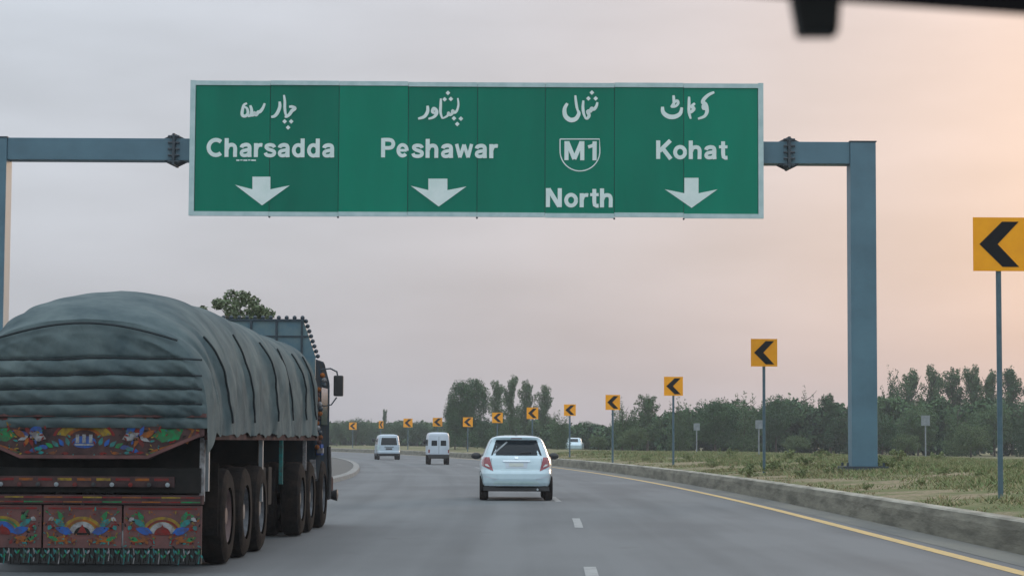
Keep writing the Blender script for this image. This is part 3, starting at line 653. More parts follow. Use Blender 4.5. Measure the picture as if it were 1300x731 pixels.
P = at(557, 590, 131)
van2 = thing('panel_van', 'tall narrow white van with two small square rear windows, left of the hatchback', 'van', (P.x, 131, 0), R(5))
bd = Body([(0.58, 0.62, 0.03, 3.2), (0.62, 0.645, 0.0, 3.25), (1.1, 0.65, 0.0, 3.25), (1.5, 0.635, 0.02, 3.1), (1.75, 0.61, 0.05, 2.9), (1.85, 0.57, 0.09, 2.7), (1.90, 0.46, 0.2, 2.5), (1.915, 0.3, 0.4, 2.3)], 10)
bd.shell('body', M['van_paint'], van2, seg=64)
q = MB(); q.box(-0.62, 0.62, 0.02, 0.12, 0.44, 0.60); q.box(-0.55, 0.55, 0.12, 3.0, 0.36, 0.585); q.build('bumper', M['black_plastic'], van2)
for s in (-1, 1):
    bd.rear_patch('rear_window', [(s * 0.27 - 0.17, 1.12), (s * 0.27 + 0.17, 1.12), (s * 0.27 + 0.16, 1.43), (s * 0.27 - 0.16, 1.43)], M['glass'], van2, k=4)
    bd.rear_patch('tail_light', [(s * 0.62, 0.90), (s * 0.54, 0.90), (s * 0.54, 0.70), (s * 0.62, 0.70)], M['red_lens'], van2, off=0.012, k=4)
    bd.side_patch('side_window', [(0.3, 1.12), (1.6, 1.12), (1.6, 1.5), (0.3, 1.5)], s, M['glass'], van2)
    bd.side_patch('side_window', [(1.7, 1.12), (2.8, 1.12), (2.5, 1.5), (1.7, 1.5)], s, M['glass'], van2)
    mirror(van2, s * 0.64, 2.7, 1.35, s, M['black_plastic'], 0.18, 0.24)
    for y in (0.55, 2.6): wheel(van2, s * 0.54, y, 0.29, 0.2, s, seg=20)
bd.rear_patch('door_seam', [(-0.008, 0.66), (0.008, 0.66), (0.008, 1.80), (-0.008, 1.80)], M['bolt'], van2, off=0.004, k=6)

d = 205; P = at(728, 574.5, d)
vc = thing('saloon_car', 'small white car on the far side of the verge, right of the hatchback', 'car', (P.x, d, P.z), R(-5))
bd = Body([(0.25, 0.72, 0.1, 4.0), (0.4, 0.80, 0.0, 4.2), (0.7, 0.80, 0.0, 4.2), (0.88, 0.78, 0.25, 4.0), (0.95, 0.74, 0.5, 3.7), (1.2, 0.66, 0.8, 3.3), (1.34, 0.58, 1.0, 2.9), (1.40, 0.42, 1.3, 2.7)], 8)
bd.shell('body', M['white_paint'], vc, seg=48)
bd.rear_patch('rear_window', [(-0.62, 1.0), (0.62, 1.0), (0.5, 1.30), (-0.5, 1.30)], M['glass'], vc, k=5)
for s in (-1, 1):
    bd.side_patch('side_window', [(1.3, 0.98), (3.3, 0.98), (2.8, 1.28), (1.6, 1.28)], s, M['glass'], vc)
    for y in (0.8, 3.3): wheel(vc, s * 0.70, y, 0.28, 0.18, s, seg=16)

# ------------------------------------------------------------------ the painted truck
TX, TY = -4.50, 23.3
trk = thing('cargo_truck', 'long painted cargo truck with ornate tailgate and many wheels in the left lane', 'truck', (TX, TY, 0), R(-1.0))
PM = [M['p_red'], M['p_orange'], M['p_yellow'], M['p_white'], M['p_blue'], M['p_teal'], M['p_green'], M['truck_dark']]
RED, ORG, YEL, WHT, BLU, TEA, GRN, DRK = range(8)
def fan(b, cx_, cz, r0, r1, a0, a1, y, mi, n=12, sz=1.0):
    """flat ring sector of paint"""
    aa = [R(a0 + (a1 - a0) * i / n) for i in range(n + 1)]
    for i in range(n):
        pts = [(cx_ + r0 * math.cos(aa[i]), cz + sz * r0 * math.sin(aa[i])), (cx_ + r1 * math.cos(aa[i]), cz + sz * r1 * math.sin(aa[i])),
               (cx_ + r1 * math.cos(aa[i + 1]), cz + sz * r1 * math.sin(aa[i + 1])), (cx_ + r0 * math.cos(aa[i + 1]), cz + sz * r0 * math.sin(aa[i + 1]))]
        if r0 < 1e-4: pts = pts[1:3] + [pts[0]]
        b.add([(p[0], y, p[1]) for p in pts], [tuple(range(len(pts)))[::-1]], mi)
def leaf(b, x, z, L_, wd, a, y, mi):
    a = R(a); u = Vector((math.cos(a), math.sin(a))); v = Vector((-u.y, u.x)); c = Vector((x, z))
    pts = [c, c + u * L_ * .3 + v * wd * .45, c + u * L_ * .6 + v * wd * .4, c + u * L_, c + u * L_ * .6 - v * wd * .4, c + u * L_ * .3 - v * wd * .45]
    b.add([(p.x, y, p.y) for p in pts], [(0, 5, 4, 3, 2, 1)], mi)
# tailgate: a board with slanting lower corners
tg = MB(); tg.prism([(-1.27, 1.66), (1.27, 1.66), (1.27, 1.44), (1.18, 1.41), (0.68, 1.19), (-0.68, 1.19), (-1.18, 1.41), (-1.27, 1.44)], 0.0, 0.07)
tgo = tg.build('tailgate', M['truck_wood'], trk, bevel=0.008)
q = MB(); q.stroke([(-1.22, 1.45), (-0.67, 1.215), (0.67, 1.215), (1.22, 1.45)], 0.035, -0.022, 0.002); q.build('lower_rail', M['truck_mauve'], tgo)
q = MB(); q.box(-1.29, 1.29, -0.03, 0.0, 1.635, 1.675); q.build('top_rail', M['truck_mauve'], tgo)
q = MB(); y = -0.004
fan(q, 0, 1.40, 0.20, 0.30, 15, 165, y, YEL, 14, 0.60); fan(q, 0, 1.40, 0.305, 0.335, 10, 170, y, RED, 14, 0.62); fan(q, 0, 1.40, 0.155, 0.195, 15, 165, y, ORG, 12, 0.62)
fan(q, 0, 1.37, 0, 0.13, 0, 360, y, BLU, 16, 0.5)
for k in (-0.07, 0.0, 0.07): q.box(k - 0.018, k + 0.018, y - 0.004, y - 0.002, 1.36, 1.45, WHT)
q.box(-0.10, 0.10, y - 0.004, y - 0.002, 1.335, 1.35, WHT)
for s in (-1, 1):
    for k in range(7): leaf(q, s * (0.16 + 0.055 * k), 1.33 - 0.006 * k, 0.10, 0.05, 90 - s * (20 + 14 * k), y - 0.001 * (k % 3), (TEA, BLU, TEA, GRN, BLU, TEA, BLU)[k])
    for k in range(8): leaf(q, s * 0.58, 1.43, 0.13, 0.05, 45 * k + 20, y - 0.0006 * k, (ORG, BLU, RED, BLU, WHT, ORG, RED, WHT)[k])
    leaf(q, s * 0.40, 1.40, 0.20, 0.09, 90 - s * 70, y - 0.006, WHT); leaf(q, s * 0.44, 1.46, 0.16, 0.08, 90 - s * 50, y - 0.007, BLU); leaf(q, s * 0.62, 1.42, 0.16, 0.07, 90 - s * 60, y - 0.008, ORG)
    q.prism([(s * 0.72, 1.44), (s * 0.80, 1.51), (s * 1.05, 1.51), (s * 1.00, 1.40), (s * 0.82, 1.37)], y, y + 0.002, GRN)
    q.stroke([(s * 1.08, 1.36), (s * 1.15, 1.50), (s * 1.02, 1.56)], 0.03, y - 0.002, y, ORG); q.stroke([(s * 1.18, 1.42), (s * 1.22, 1.58)], 0.03, y - 0.002, y, RED)
    q.stroke([(s * 0.70, 1.27), (s * 1.00, 1.36)], 0.022, y - 0.001, y + .001, ORG)
    for k in range(5): leaf(q, s * (0.16 + 0.13 * k), 1.25 + 0.004 * k, 0.09, 0.035, 90 - s * 90, y, (RED, ORG, TEA, RED, GRN)[k])
rr = random.Random(5)
for k in range(90):
    dx = rr.uniform(0.10, 1.2); dz = rr.uniform(1.23, 1.61); c_ = rr.choice((RED, ORG, TEA, DRK, RED, YEL, BLU, DRK)); l_ = rr.uniform(0.02, 0.06); a_ = rr.uniform(0, 180)
    if dx > 0.68 and dz < 1.25 + (dx - 0.68) * 0.42: continue
    for s in (-1, 1): leaf(q, s * dx, dz, l_, l_ * 0.4, 90 - s * a_, y - 0.0085 - 0.00002 * k, c_)
for k in range(14): q.box(-1.2 + k * 0.172, -1.2 + k * 0.172 + 0.13, y - 0.002, y, 1.598, 1.612, (RED, ORG, RED, GRN)[k % 4])
q.build('painted_motif', PM, tgo, kind='stuff')
# under the tailgate: cross beams, spare brackets, lamp row, ledge, three painted panels, chain fringe
q = MB(); q.box(-1.2, 1.2, 0.35, 0.45, 1.08, 1.44); q.box(-0.45, -0.33, 0.4, 9.6, 0.95, 1.25); q.box(0.33, 0.45, 0.4, 9.6, 0.95, 1.25); q.build('chassis', M['truck_dark'], trk)
q = MB(); q.box(-1.22, 1.22, 0.10, 0.30, 0.84, 1.10); q.build('rear_beam', M['truck_dark'], trk)
q = MB(); q.box(-0.95, 0.95, 0.055, 0.095, 0.90, 1.01); lb = q.build('lamp_board', M['truck_wood'], trk)
q = MB()
for k in range(9): q.box(-0.9 + 0.205 * k, -0.9 + 0.205 * k + 0.15, 0.050, 0.054, 0.965, 0.992, (RED, ORG, RED, YEL, ORG, YEL, RED, ORG, RED)[k])
q.build('painted_strip', PM, lb, kind='stuff')
for k in range(10):
    x = -0.88 + 0.196 * k
    q = MB(); q.lathe_x([(0, 0.0), (0.0, 0.02), (0.03, 0.024), (0.035, 0.0)], 0, 0, 0, 10)
    vv = [(x + v[1], 0.05 - v[0], 0.925 + v[2]) for v in q.v]; q.v = vv; q.build('marker_lamp', M[('galv', 'black_plastic', 'p_red')[(k * 2) % 3]], lb)
q = MB(); q.box(-1.26, 1.26, -0.02, 0.12, 0.72, 0.815); le = q.build('bumper_ledge', M['truck_wood'], trk, bevel=0.008)
q = MB()
for k in range(12):
    q.box(-1.24 + k * 0.207, -1.24 + k * 0.207 + 0.20, -0.024, -0.0205, 0.785, 0.80, (ORG, RED, YEL, RED)[k % 4]); q.box(-1.24 + k * 0.207, -1.24 + k * 0.207 + 0.20, -0.024, -0.0205, 0.738, 0.752, (RED, ORG, RED, GRN)[k % 4])
q.build('painted_stripe', PM, le, kind='stuff')
for j in range(3):
    x0 = -1.26 + j * 0.845; x1 = x0 + 0.825; xc = (x0 + x1) / 2
    q = MB(); q.box(x0, x1, 0.0, 0.03, 0.26, 0.71); pn = q.build('rear_panel', M['truck_mauve'], trk, bevel=0.006)
    q = MB(); y = -0.004; z = 0.40
    fan(q, xc, z, 0.15, 0.225, 20, 160, y, YEL, 12, 0.85); fan(q, xc, z, 0.09, 0.145, 10, 170, y - 0.001, WHT if j else BLU, 12, 0.95); fan(q, xc, z, 0.165, 0.19, 25, 155, y - 0.0015, (GRN, ORG, RED)[j], 12, 0.85); fan(q, xc, z, 0.0, 0.085, 0, 180, y - 0.002, RED if j != 1 else DRK, 8, 1.0)
    q.prism([(xc - 0.05, z + 0.02), (xc + 0.05, z + 0.02), (xc, z + 0.11)], y - 0.005, y - 0.003, RED)
    for s in (-1, 1):
        leaf(q, xc + s * 0.10, z + 0.02, 0.20, 0.09, 90 - s * 75, y - 0.002, BLU); leaf(q, xc + s * 0.13, z - 0.03, 0.22, 0.07, 90 - s * 100, y - 0.003, ORG)
        leaf(q, xc + s * 0.18, z + 0.09, 0.16, 0.07, 90 - s * 60, y - 0.003, TEA); leaf(q, xc + s * 0.20, z + 0.14, 0.13, 0.06, 90 - s * 30, y - 0.004, GRN)
        leaf(q, xc + s * 0.28, z + 0.04, 0.11, 0.06, 90 - s * 40, y - 0.004, RED); leaf(q, xc + s * 0.25, z - 0.06, 0.12, 0.05, 90 - s * 70, y - 0.004, GRN)
        leaf(q, xc + s * 0.30, z + 0.18, 0.07, 0.05, 90 - s * 120, y - 0.004, WHT); leaf(q, xc + s * 0.33, z + 0.10, 0.06, 0.05, 90 - s * 150, y - 0.005, TEA)
        for k in range(4): leaf(q, xc + s * (0.08 + 0.07 * k), z - 0.10, 0.06, 0.04, 90 - s * 30, y, (RED, ORG, TEA, RED)[k])
    rr = random.Random(40 + j)
    for k in range(70):                          # small brush dabs between the big petals
        dx = rr.uniform(0.05, 0.39); dz = rr.uniform(-0.11, 0.25); a_ = rr.uniform(0, 180); c_ = rr.choice((RED, ORG, TEA, GRN, DRK, ORG, YEL, DRK, RED, TEA)); l_ = rr.uniform(0.02, 0.05)
        if math.hypot(dx, dz / 0.9) < 0.225 and dz > 0: continue
        for s in (-1, 1): leaf(q, xc + s * dx, z + dz, l_, l_ * 0.4, 90 - s * a_, y - 0.0055 - 0.00002 * k, c_)
    q.box(x0 + 0.05, x1 - 0.05, y, y + 0.002, 0.665, 0.685, RED)
    q.build('painted_motif', PM, pn, kind='stuff')
q = MB()
for k in range(96):                              # chain fringe under the panels
    x = -1.25 + 2.5 * k / 95; L_ = 0.15 + 0.02 * math.sin(k * 1.7)
    q.stroke([(x, 0.26), (x + 0.012 * (-1) ** k, 0.26 - L_ * 0.5), (x, 0.26 - L_)], 0.009, 0.0, 0.006, (7, 5, 7, 3, 5)[k % 5] if k % 2 == 0 else 7)
for k in range(48):
    x = -1.24 + 2.48 * k / 47; leaf(q, x, 0.245, 0.055, 0.022, -60 - 60 * (k % 2), -0.004, (5, 3, 5, 6)[k % 4])
    leaf(q, x + 0.01, 0.20, 0.05, 0.02, -120 + 60 * (k % 2), -0.005, (6, 5, 7, 5)[k % 4])
q.build('chain_fringe', PM, trk, kind='stuff')
q = MB(); q.box(-1.25, 1.25, 0.02, 0.05, 0.10, 0.26); q.build('mudflap_board', M['black_plastic'], trk)
# load bed, side rails, posts
q = MB(); q.box(-1.25, 1.25, 0.075, 11.3, 1.42, 1.50); q.build('bed', M['truck_dark'], trk)
q = MB(); q.box(1.252, 1.29, 0.1, 11.3, 1.40, 1.53); q.build('side_rail', M['truck_wood'], trk)
q = MB(); q.box(-1.29, -1.252, 0.1, 11.3, 1.40, 1.53); q.build('side_rail', M['truck_wood'], trk)
for (y, z0, m) in ((0.15, 0.75, 'p_white'), (0.45, 0.85, 'galv'), (4.9, 0.62, 'galv'), (7.0, 0.80, 'p_teal'), (9.9, 0.95, 'p_white')):
    q = MB(); q.box(1.20, 1.25, y, y + 0.07, z0, 1.42); q.build('side_stay', M[m], trk)
q = MB(); q.box(0.85, 1.22, 4.7, 6.1, 0.55, 1.05); q.build('tool_box', M['truck_dark'], trk, bevel=0.02)
q = MB(); q.box(-1.22, -0.85, 4.7, 6.1, 0.55, 1.05); q.build('fuel_tank', M['truck_dark'], trk, bevel=0.02)
q = MB(); q.box(-1.1, 1.1, 5.6, 5.68, 0.35, 1.4); q.build('bulkhead', M['truck_dark'], trk)
AX = [1.9, 3.35, 4.8, 9.35, 10.65, 12.5]
for i, y in enumerate(AX):
    for s in (-1, 1):
        rm = M['rusty_rim'] if i == 0 else M['rim']
        wheel(trk, s * 1.13, y, 0.54, 0.28, s, rm, 36)
        if i < 5: wheel(trk, s * 0.80, y, 0.54, 0.26, s, rm, 24)
    q = MB(); q.tube([(-1.0, y, 0.54), (1.0, y, 0.54)], 0.09, 10); q.build('axle', M['truck_dark'], trk)
for s in (-1, 1):
    q = MB(); q.box(s * 0.98 - 0.27, s * 0.98 + 0.27, 1.15, 1.17, 0.35, 1.15); q.build('mudflap', M['rubber'], trk)
    q = MB(); q.box(s * 1.0 - 0.25, s * 1.0 + 0.25, 5.50, 5.52, 0.45, 1.1); q.build('mudflap', M['rubber'], trk)
# cab
cab = MB(); cab.prism([(-1.22, 0.75), (1.22, 0.75), (1.22, 2.35), (1.12, 2.72), (-1.12, 2.72), (-1.22, 2.35)], 11.6, 13.7); cabo = cab.build('cab', M['cab_paint'], trk, bevel=0.05)
q = MB(); q.box(-1.15, 1.15, 11.4, 13.4, 0.5, 0.8); q.build('cab_floor', M['truck_dark'], trk)
q = MB(); q.box(1.222, 1.235, 12.2, 13.2, 1.65, 2.25); q.build('door_window', M['glass'], cabo)
q = MB(); q.box(-1.235, -1.222, 12.2, 13.2, 1.65, 2.25); q.build('door_window', M['glass'], cabo)
q = MB(); q.box(-1.05, 1.05, 13.702, 13.72, 1.6, 2.4); q.build('windscreen', M['glass'], cabo)
q = MB(); q.box(-1.27, 1.27, 13.3, 13.95, 0.42, 0.80); q.build('front_bumper', M['truck_wood'], trk, bevel=0.04)
# crown over the cab, leaning outwards, edged with dark studs
cr = MB(); cr.prism([(-1.22, 2.70), (1.22, 2.70), (1.02, 3.27), (-1.02, 3.27)], 11.40, 11.52); cro = cr.build('crown_board', M['crown_blue'], trk)
for x in np.linspace(-1.0, 1.0, 6):
    q = MB(); q.box(x - 0.016, x + 0.016, 11.37, 11.40, 2.75, 3.27); q.build('crown_rib', M['bolt'], cro)
q = MB(); q.box(-1.04, 1.04, 11.37, 11.54, 3.27, 3.30); q.box(-1.10, 1.10, 11.38, 11.40, 3.02, 3.04); q.build('crown_rail', M['bolt'], cro)
def stud(x, y, z, r=0.045, m='bolt', parent=None, name='stud'):
    b = MB(); b.lathe_x([(-r, 0.0), (-r * 0.7, r * 0.7), (0, r), (r * 0.7, r * 0.7), (r, 0.0)], x, y, z, 8); return b.build(name, M[m], parent or cro, smooth=True)
for x in np.linspace(-1.0, 1.0, 17): stud(x, 11.45, 3.325, 0.036)
for z in np.linspace(2.72, 3.27, 8): stud(1.255 - (z - 2.70) * 0.35, 11.45, z, 0.036); stud(-1.255 + (z - 2.70) * 0.35, 11.45, z, 0.036)
q = MB(); q.box(1.10, 1.18, 11.42, 11.5, 1.5, 2.8); q.box(-1.18, -1.10, 11.42, 11.5, 1.5, 2.8); q.build('headboard_post', M['p_white'], trk)
q = MB(); q.box(-1.22, 1.22, 11.36, 11.40, 1.5, 2.72); q.build('headboard', M['crown_blue'], trk)
# string of tassels down the cab edge
for k in range(16):
    z = 2.42 - k * 0.075; x = 1.27 + 0.03 * math.sin(k * 1.1) + (0.05 if k < 3 else 0)
    stud(x, 11.50, z, 0.042, ('p_orange', 'p_white', 'bolt', 'p_orange', 'truck_wood')[k % 5], trk, 'tassel')
q = MB(); q.box(1.225, 1.30, 11.6, 11.95, 1.17, 1.34); q.build('step_light', M['p_blue'], trk); 
q = MB(); q.box(1.24, 1.33, 11.55, 11.75, 1.20, 1.28); q.build('side_lamp', M['p_white'], trk)
q = MB(); q.prism([(1.16, 0.80), (1.24, 0.80), (1.22, 1.10), (1.13, 1.10)], 11.5, 11.53); q.build('pennant', M['p_white'], trk)
q = MB(); q.tube([(1.29, 12.9, 1.3), (1.31, 12.9, 0.9), (1.30, 12.9, 0.45)], 0.035, 8); q.build('snorkel', M['black_plastic'], trk)
q = MB(); q.lathe_x([(-0.05, 0), (-0.05, 0.07), (0.05, 0.10), (0.07, 0.0)], 1.34, 13.4, 0.50, 14); q.build('bumper_bulb', M['black_plastic'], trk, smooth=True)
mr = MB(); mr.tube([(1.15, 12.7, 2.55), (1.32, 12.75, 2.57), (1.42, 12.8, 2.52), (1.44, 12.8, 2.42)], 0.014, 6); mr.tube([(1.20, 12.7, 1.95), (1.34, 12.75, 1.98), (1.42, 12.8, 2.10)], 0.012, 6)
ma = mr.build('mirror_arm', M['bolt'], trk)
q = MB(); q.box(1.37, 1.53, 12.76, 12.84, 2.12, 2.46); q.build('side_mirror', M['black_plastic'], trk, bevel=0.025)

# ------------------------------------------------------------------ tarpaulin over the load (a thing resting on the truck)
TL = 10.95; TW = 1.30; ZB0 = 1.50
tarp = thing('tarpaulin', 'grey-blue canvas tarpaulin roped in folds over the bulging load of the truck', 'tarpaulin', (TX, TY, 0), R(-1.0))
def Htop(t): return 2.66 + 0.48 * (1 - math.exp(-max(t, 0) / 0.9)) - 0.16 * min(1, max(0.0, (t - 2) / 6)) 
def sexp(t): return float(np.interp(t, [0, 3, 7, 11], [2.6, 2.8, 3.6, 4.2]))
def fold_side(t, h):
    """diagonal pull-folds between the rope lines"""
    v = 0.0
    for k, (t0, w) in enumerate(((0.45, .06), (1.0, .09), (3.1, .12), (5.2, .12), (7.2, .12), (8.8, .10), (10.1, .08))):
        c = t0 - 0.75 * (h - 0.5); v -= 0.05 * math.exp(-((t - c) / w) ** 2)
    return v + 0.03 * math.sin(t * 1.9 + 1) * math.sin(h * 3) 
def noise2(a, b):
    return (math.sin(a * 3.1 + b * 1.7) + math.sin(a * 5.3 - b * 4.1 + 1.3) * 0.6 + math.sin(a * 9.7 + b * 7.9 + 2.1) * 0.35 + math.sin(a * 17 - b * 13) * 0.2) / 2.1
nu, nl = 110, 320; vs = []; fs = []
p_ = 3.0
for i in range(nl + 1):
    t = TL * (i / nl) ** 1.15
    rise = Htop(t) - ZB0
    endf = 1.0 if t < TL - 0.5 else 1 - 0.12 * ((t - TL + 0.5) / 0.5) ** 2
    for j in range(nu + 1):
        a = math.pi * j / nu; c, s = math.cos(a), math.sin(a)
        pe = sexp(t)
        x = TW * math.copysign(abs(c) ** (2 / (pe + .5)), c); h = abs(s) ** (2 / pe)
        lop = 1 - 0.05 * max(0, x) - 0.02 * max(0, -x)
        z = ZB0 + rise * h * lop * endf
        sideness = min(1, abs(c) * 1.5)
        f = fold_side(t, h) * sideness + 0.035 * noise2(t * 0.9, z * 1.6 + x)
        rb = min(1.0, t / 0.25); x += math.copysign(f, x) * rb * (0.4 + 0.6 * sideness) if abs(x) > 0.05 else 0; z += 0.5 * f * h
        if h < 0.06: z = ZB0 - 0.04 + 0.02 * math.sin(t * 5.0) + 0.012 * math.sin(t * 13 + 1) - (0.28 * max(0, 1 - t / 0.55) if t > 0.02 else 0)
        vs.append((x, t + 0.0, z))
for i in range(nl):
    for j in range(nu): a = i * (nu + 1) + j; fs.append((a, a + 1, a + nu + 2, a + nu + 1))
# rear face, sagging between horizontal lashings
o0 = len(vs); nr = 90
CRE = [1.63, 1.775, 1.93, 2.07, 2.24]
for k in range(1, nr + 1):
    q_ = 1 - k / nr
    for j in range(nu + 1):
        ex, _, ez = vs[j]
        zc = ZB0 + 0.02
        if k == 0: pass
        z = zc + (ez - zc) * q_; x = ex
        x = ex * (1 - 0.0 * k)
        vs.append((x, 0, z))
# rebuild the rear face as columns: every column drops from the rim to the hem
def rear_disp(x, z, zr):
    d = 0.0; sag = 0.018 * math.sin(x * 2.3 + 0.6) + 0.006 * math.sin(x * 7 + z * 3)
    for c in CRE: 
        cc = c + sag * (0.4 + 0.6 * (c - 1.6)) 
        d += 0.024 * math.exp(-((z - cc) / 0.018) ** 2)
    bulge = 0.0
    cs = [1.50] + CRE + [2.75]
    for a_, b_ in zip(cs[:-1], cs[1:]):
        if a_ <= z < b_: bulge = 0.035 * math.sin(math.pi * (z - a_) / (b_ - a_))
    edge = min(1, (zr - z) / 0.15) if zr > z else 0
    edge2 = min(1, (1.30 - abs(x)) / 0.12) if abs(x) < 1.3 else 0
    return (d - bulge * 0.6 - 0.030 * noise2(x * 2.2 + z, z * 3.5 - x) - 0.020 * noise2(x * 5 + z * 4, z * 3 - x * 2) - 0.10 * math.sin(math.pi * min(1, max(0, (z - 1.5) / 1.2)))) * max(0, edge) * max(0, edge2)
for k in range(1, nr + 1):
    q_ = 1 - k / nr
    for j in range(nu + 1):
        ex, _, ez = vs[j]; z = (ZB0 + 0.02) + (ez - ZB0 - 0.02) * q_
        vs[o0 + (k - 1) * (nu + 1) + j] = (ex, rear_disp(ex, z, ez), z)
for k in range(nr):
    for j in range(nu):
        a = (j if k == 0 else o0 + (k - 1) * (nu + 1) + j); b_ = o0 + k * (nu + 1) + j
        fs.append((a, a + 1, b_ + 1, b_))
tm = MB(); tm.add(vs, fs); tm.build('canvas', M['tarp'], tarp, smooth=True)
# front end of the canvas closes against the headboard
fe = MB(); base = nl * (nu + 1); fe.add([(x, y + 0.0, z) for x, y, z in vs[base:base + nu + 1]], [tuple(range(nu + 1))]); fe.build('canvas_end', M['tarp'], tarp)
def canvas_pt(t, jf):
    """a point on the canvas, read back from its own mesh"""
    fi = nl * (max(t, 0) / TL) ** (1 / 1.15); i0 = min(int(fi), nl - 1); j0 = int(jf); a_, b_ = fi - i0, jf - j0
    q = [Vector(vs[(i0 + di) * (nu + 1) + j0 + dj]) for di in (0, 1) for dj in (0, 1)]
    return (q[0] * (1 - b_) + q[1] * b_) * (1 - a_) + (q[2] * (1 - b_) + q[3] * b_) * a_
for side in (0, 1):
    for t0, lean in ((1.0, .75), (3.1, .75), (5.2, .75), (7.2, .75), (8.8, .75), (10.1, .75)):
        pts = []
        for jf in np.linspace(0.9, nu * 0.245, 22):
            h = math.sin(math.pi * jf / nu) ** (2 / sexp(t0)); p = canvas_pt(t0 - lean * (h - 0.5), jf if side == 0 else nu - 0.01 - jf)
            pts.append((p.x + (0.010 if side == 0 else -0.010), p.y, p.z + 0.004))
        q = MB(); q.tube(pts, 0.013, 6); q.build('rope', M['rope'], tarp)
for c in CRE[1:]:
    pts = []
    for x in np.linspace(-1.24, 1.24, 40):
        sag = 0.018 * math.sin(x * 2.3 + 0.6) + 0.006 * math.sin(x * 7 + c * 3); z = c + sag * (0.4 + 0.6 * (c - 1.6)); pts.append((x, rear_disp(x, z, 2.9) - 0.008, z))
    q = MB(); q.tube(pts, 0.012, 6); q.build('rope', M['rope'], tarp)
q = MB(); pts = [(x, -0.07 - 0.02 * math.cos(x * 2), 2.41 + 0.21 * math.cos(x * 1.45)) for x in np.linspace(-0.98, 0.98, 30)]
q.tube(pts, 0.014, 6); q.build('hem_cord', M['rope'], tarp)

# ------------------------------------------------------------------ foliage
def leaf_cloud(centres, radii, n, size, seed, squash=1.0):
    """n leaf quads scattered over clumps"""
    r = np.random.default_rng(seed); k = len(centres)
    w = radii ** 2; idx = r.choice(k, n, p=w / w.sum())
    d = r.normal(size=(n, 3)); d /= np.linalg.norm(d, axis=1)[:, None]
    rad = radii[idx] * r.uniform(0.55, 1.08, n) 
    c = centres[idx] + d * rad[:, None] * np.array([1, 1, squash])
    nrm = d * 0.6 + r.normal(size=(n, 3)) * 0.6 + np.array([0, 0, 0.35]); nrm /= np.linalg.norm(nrm, axis=1)[:, None]
    u = np.cross(nrm, r.normal(size=(n, 3))); u /= np.linalg.norm(u, axis=1)[:, None]; v = np.cross(nrm, u)
    s = size * r.uniform(0.6, 1.4, n)[:, None]
    V = np.stack([c - u * s, c + v * s * 0.5, c + u * s, c - v * s * 0.5], 1).reshape(-1, 3)
    F = np.arange(4 * n).reshape(-1, 4)
    return V, F
def make_crown(kind, h, w, seed, n, size):
    r = np.random.default_rng(seed); C, Rd = [], []
    if kind == 'round':
        for _ in range(80):
            d = r.normal(size=3); d /= np.linalg.norm(d); q = r.uniform(0.35, 1.0)
            C.append([d[0] * w / 2 * q * 0.82, d[1] * w / 2 * q * 0.82, h * 0.55 + d[2] * h * 0.38 * q]); Rd.append(r.uniform(0.10, 0.20) * w)
    elif kind == 'dome':
        for _ in range(190):
            z = r.uniform(0.06, 0.93); a = r.uniform(0, 6.28); q = w / 2 * (1 - z ** 4) ** 0.5 * r.uniform(0.75, 0.93); q *= 1.0 + 0.05 * math.sin(3 * a) + 0.06 * math.sin(9 * z)
            C.append([q * math.cos(a), q * math.sin(a), z * h]); Rd.append(r.uniform(0.06, 0.11) * w)
        for _ in range(60): C.append([r.normal() * .12 * w, r.normal() * .12 * w, h * r.uniform(0.3, 0.9)]); Rd.append(.12 * w)
    elif kind == 'poplar':                       # upswept branches, each a string of leaf clumps
        for k in range(24):
            z = 0.12 + 0.78 * k / 24; a = r.uniform(0, 6.28); L_ = w * 0.62 * (1.05 - 0.8 * z) * r.uniform(0.6, 1.15)
            for f in (0.15, 0.5, 0.8, 1.0):
                C.append([L_ * f * math.cos(a), L_ * f * math.sin(a), (z + 0.55 * L_ * f + 0.04 * f) * h]); Rd.append(w * (0.15 - 0.06 * f) * r.uniform(0.7, 1.2))
        for z in (0.9, 0.95, 0.985): C.append([r.normal() * .01, 0, z * h]); Rd.append(w * 0.06)
    elif kind == 'ragged':                       # several leaders, each with its own pointed top
        for k in range(7):
            a = r.uniform(0, 6.28); q = w * 0.36 * r.uniform(0.1, 1.0); hh_ = h * (0.97 if k == 0 else r.uniform(0.70, 0.95)); q = 0.03 if k == 0 else q
            for f in np.linspace(0.15, 1, 11):
                C.append([q * (0.6 + 0.4 * f) * math.cos(a) + r.normal() * .015, q * (0.6 + 0.4 * f) * math.sin(a), hh_ * f]); Rd.append(w * (0.20 - 0.16 * f ** 1.5) * r.uniform(0.7, 1.2))
    return leaf_cloud(np.array(C), np.array(Rd), n, size, seed + 5, 1.15 if kind != 'round' else 0.9)
PROTO = {}
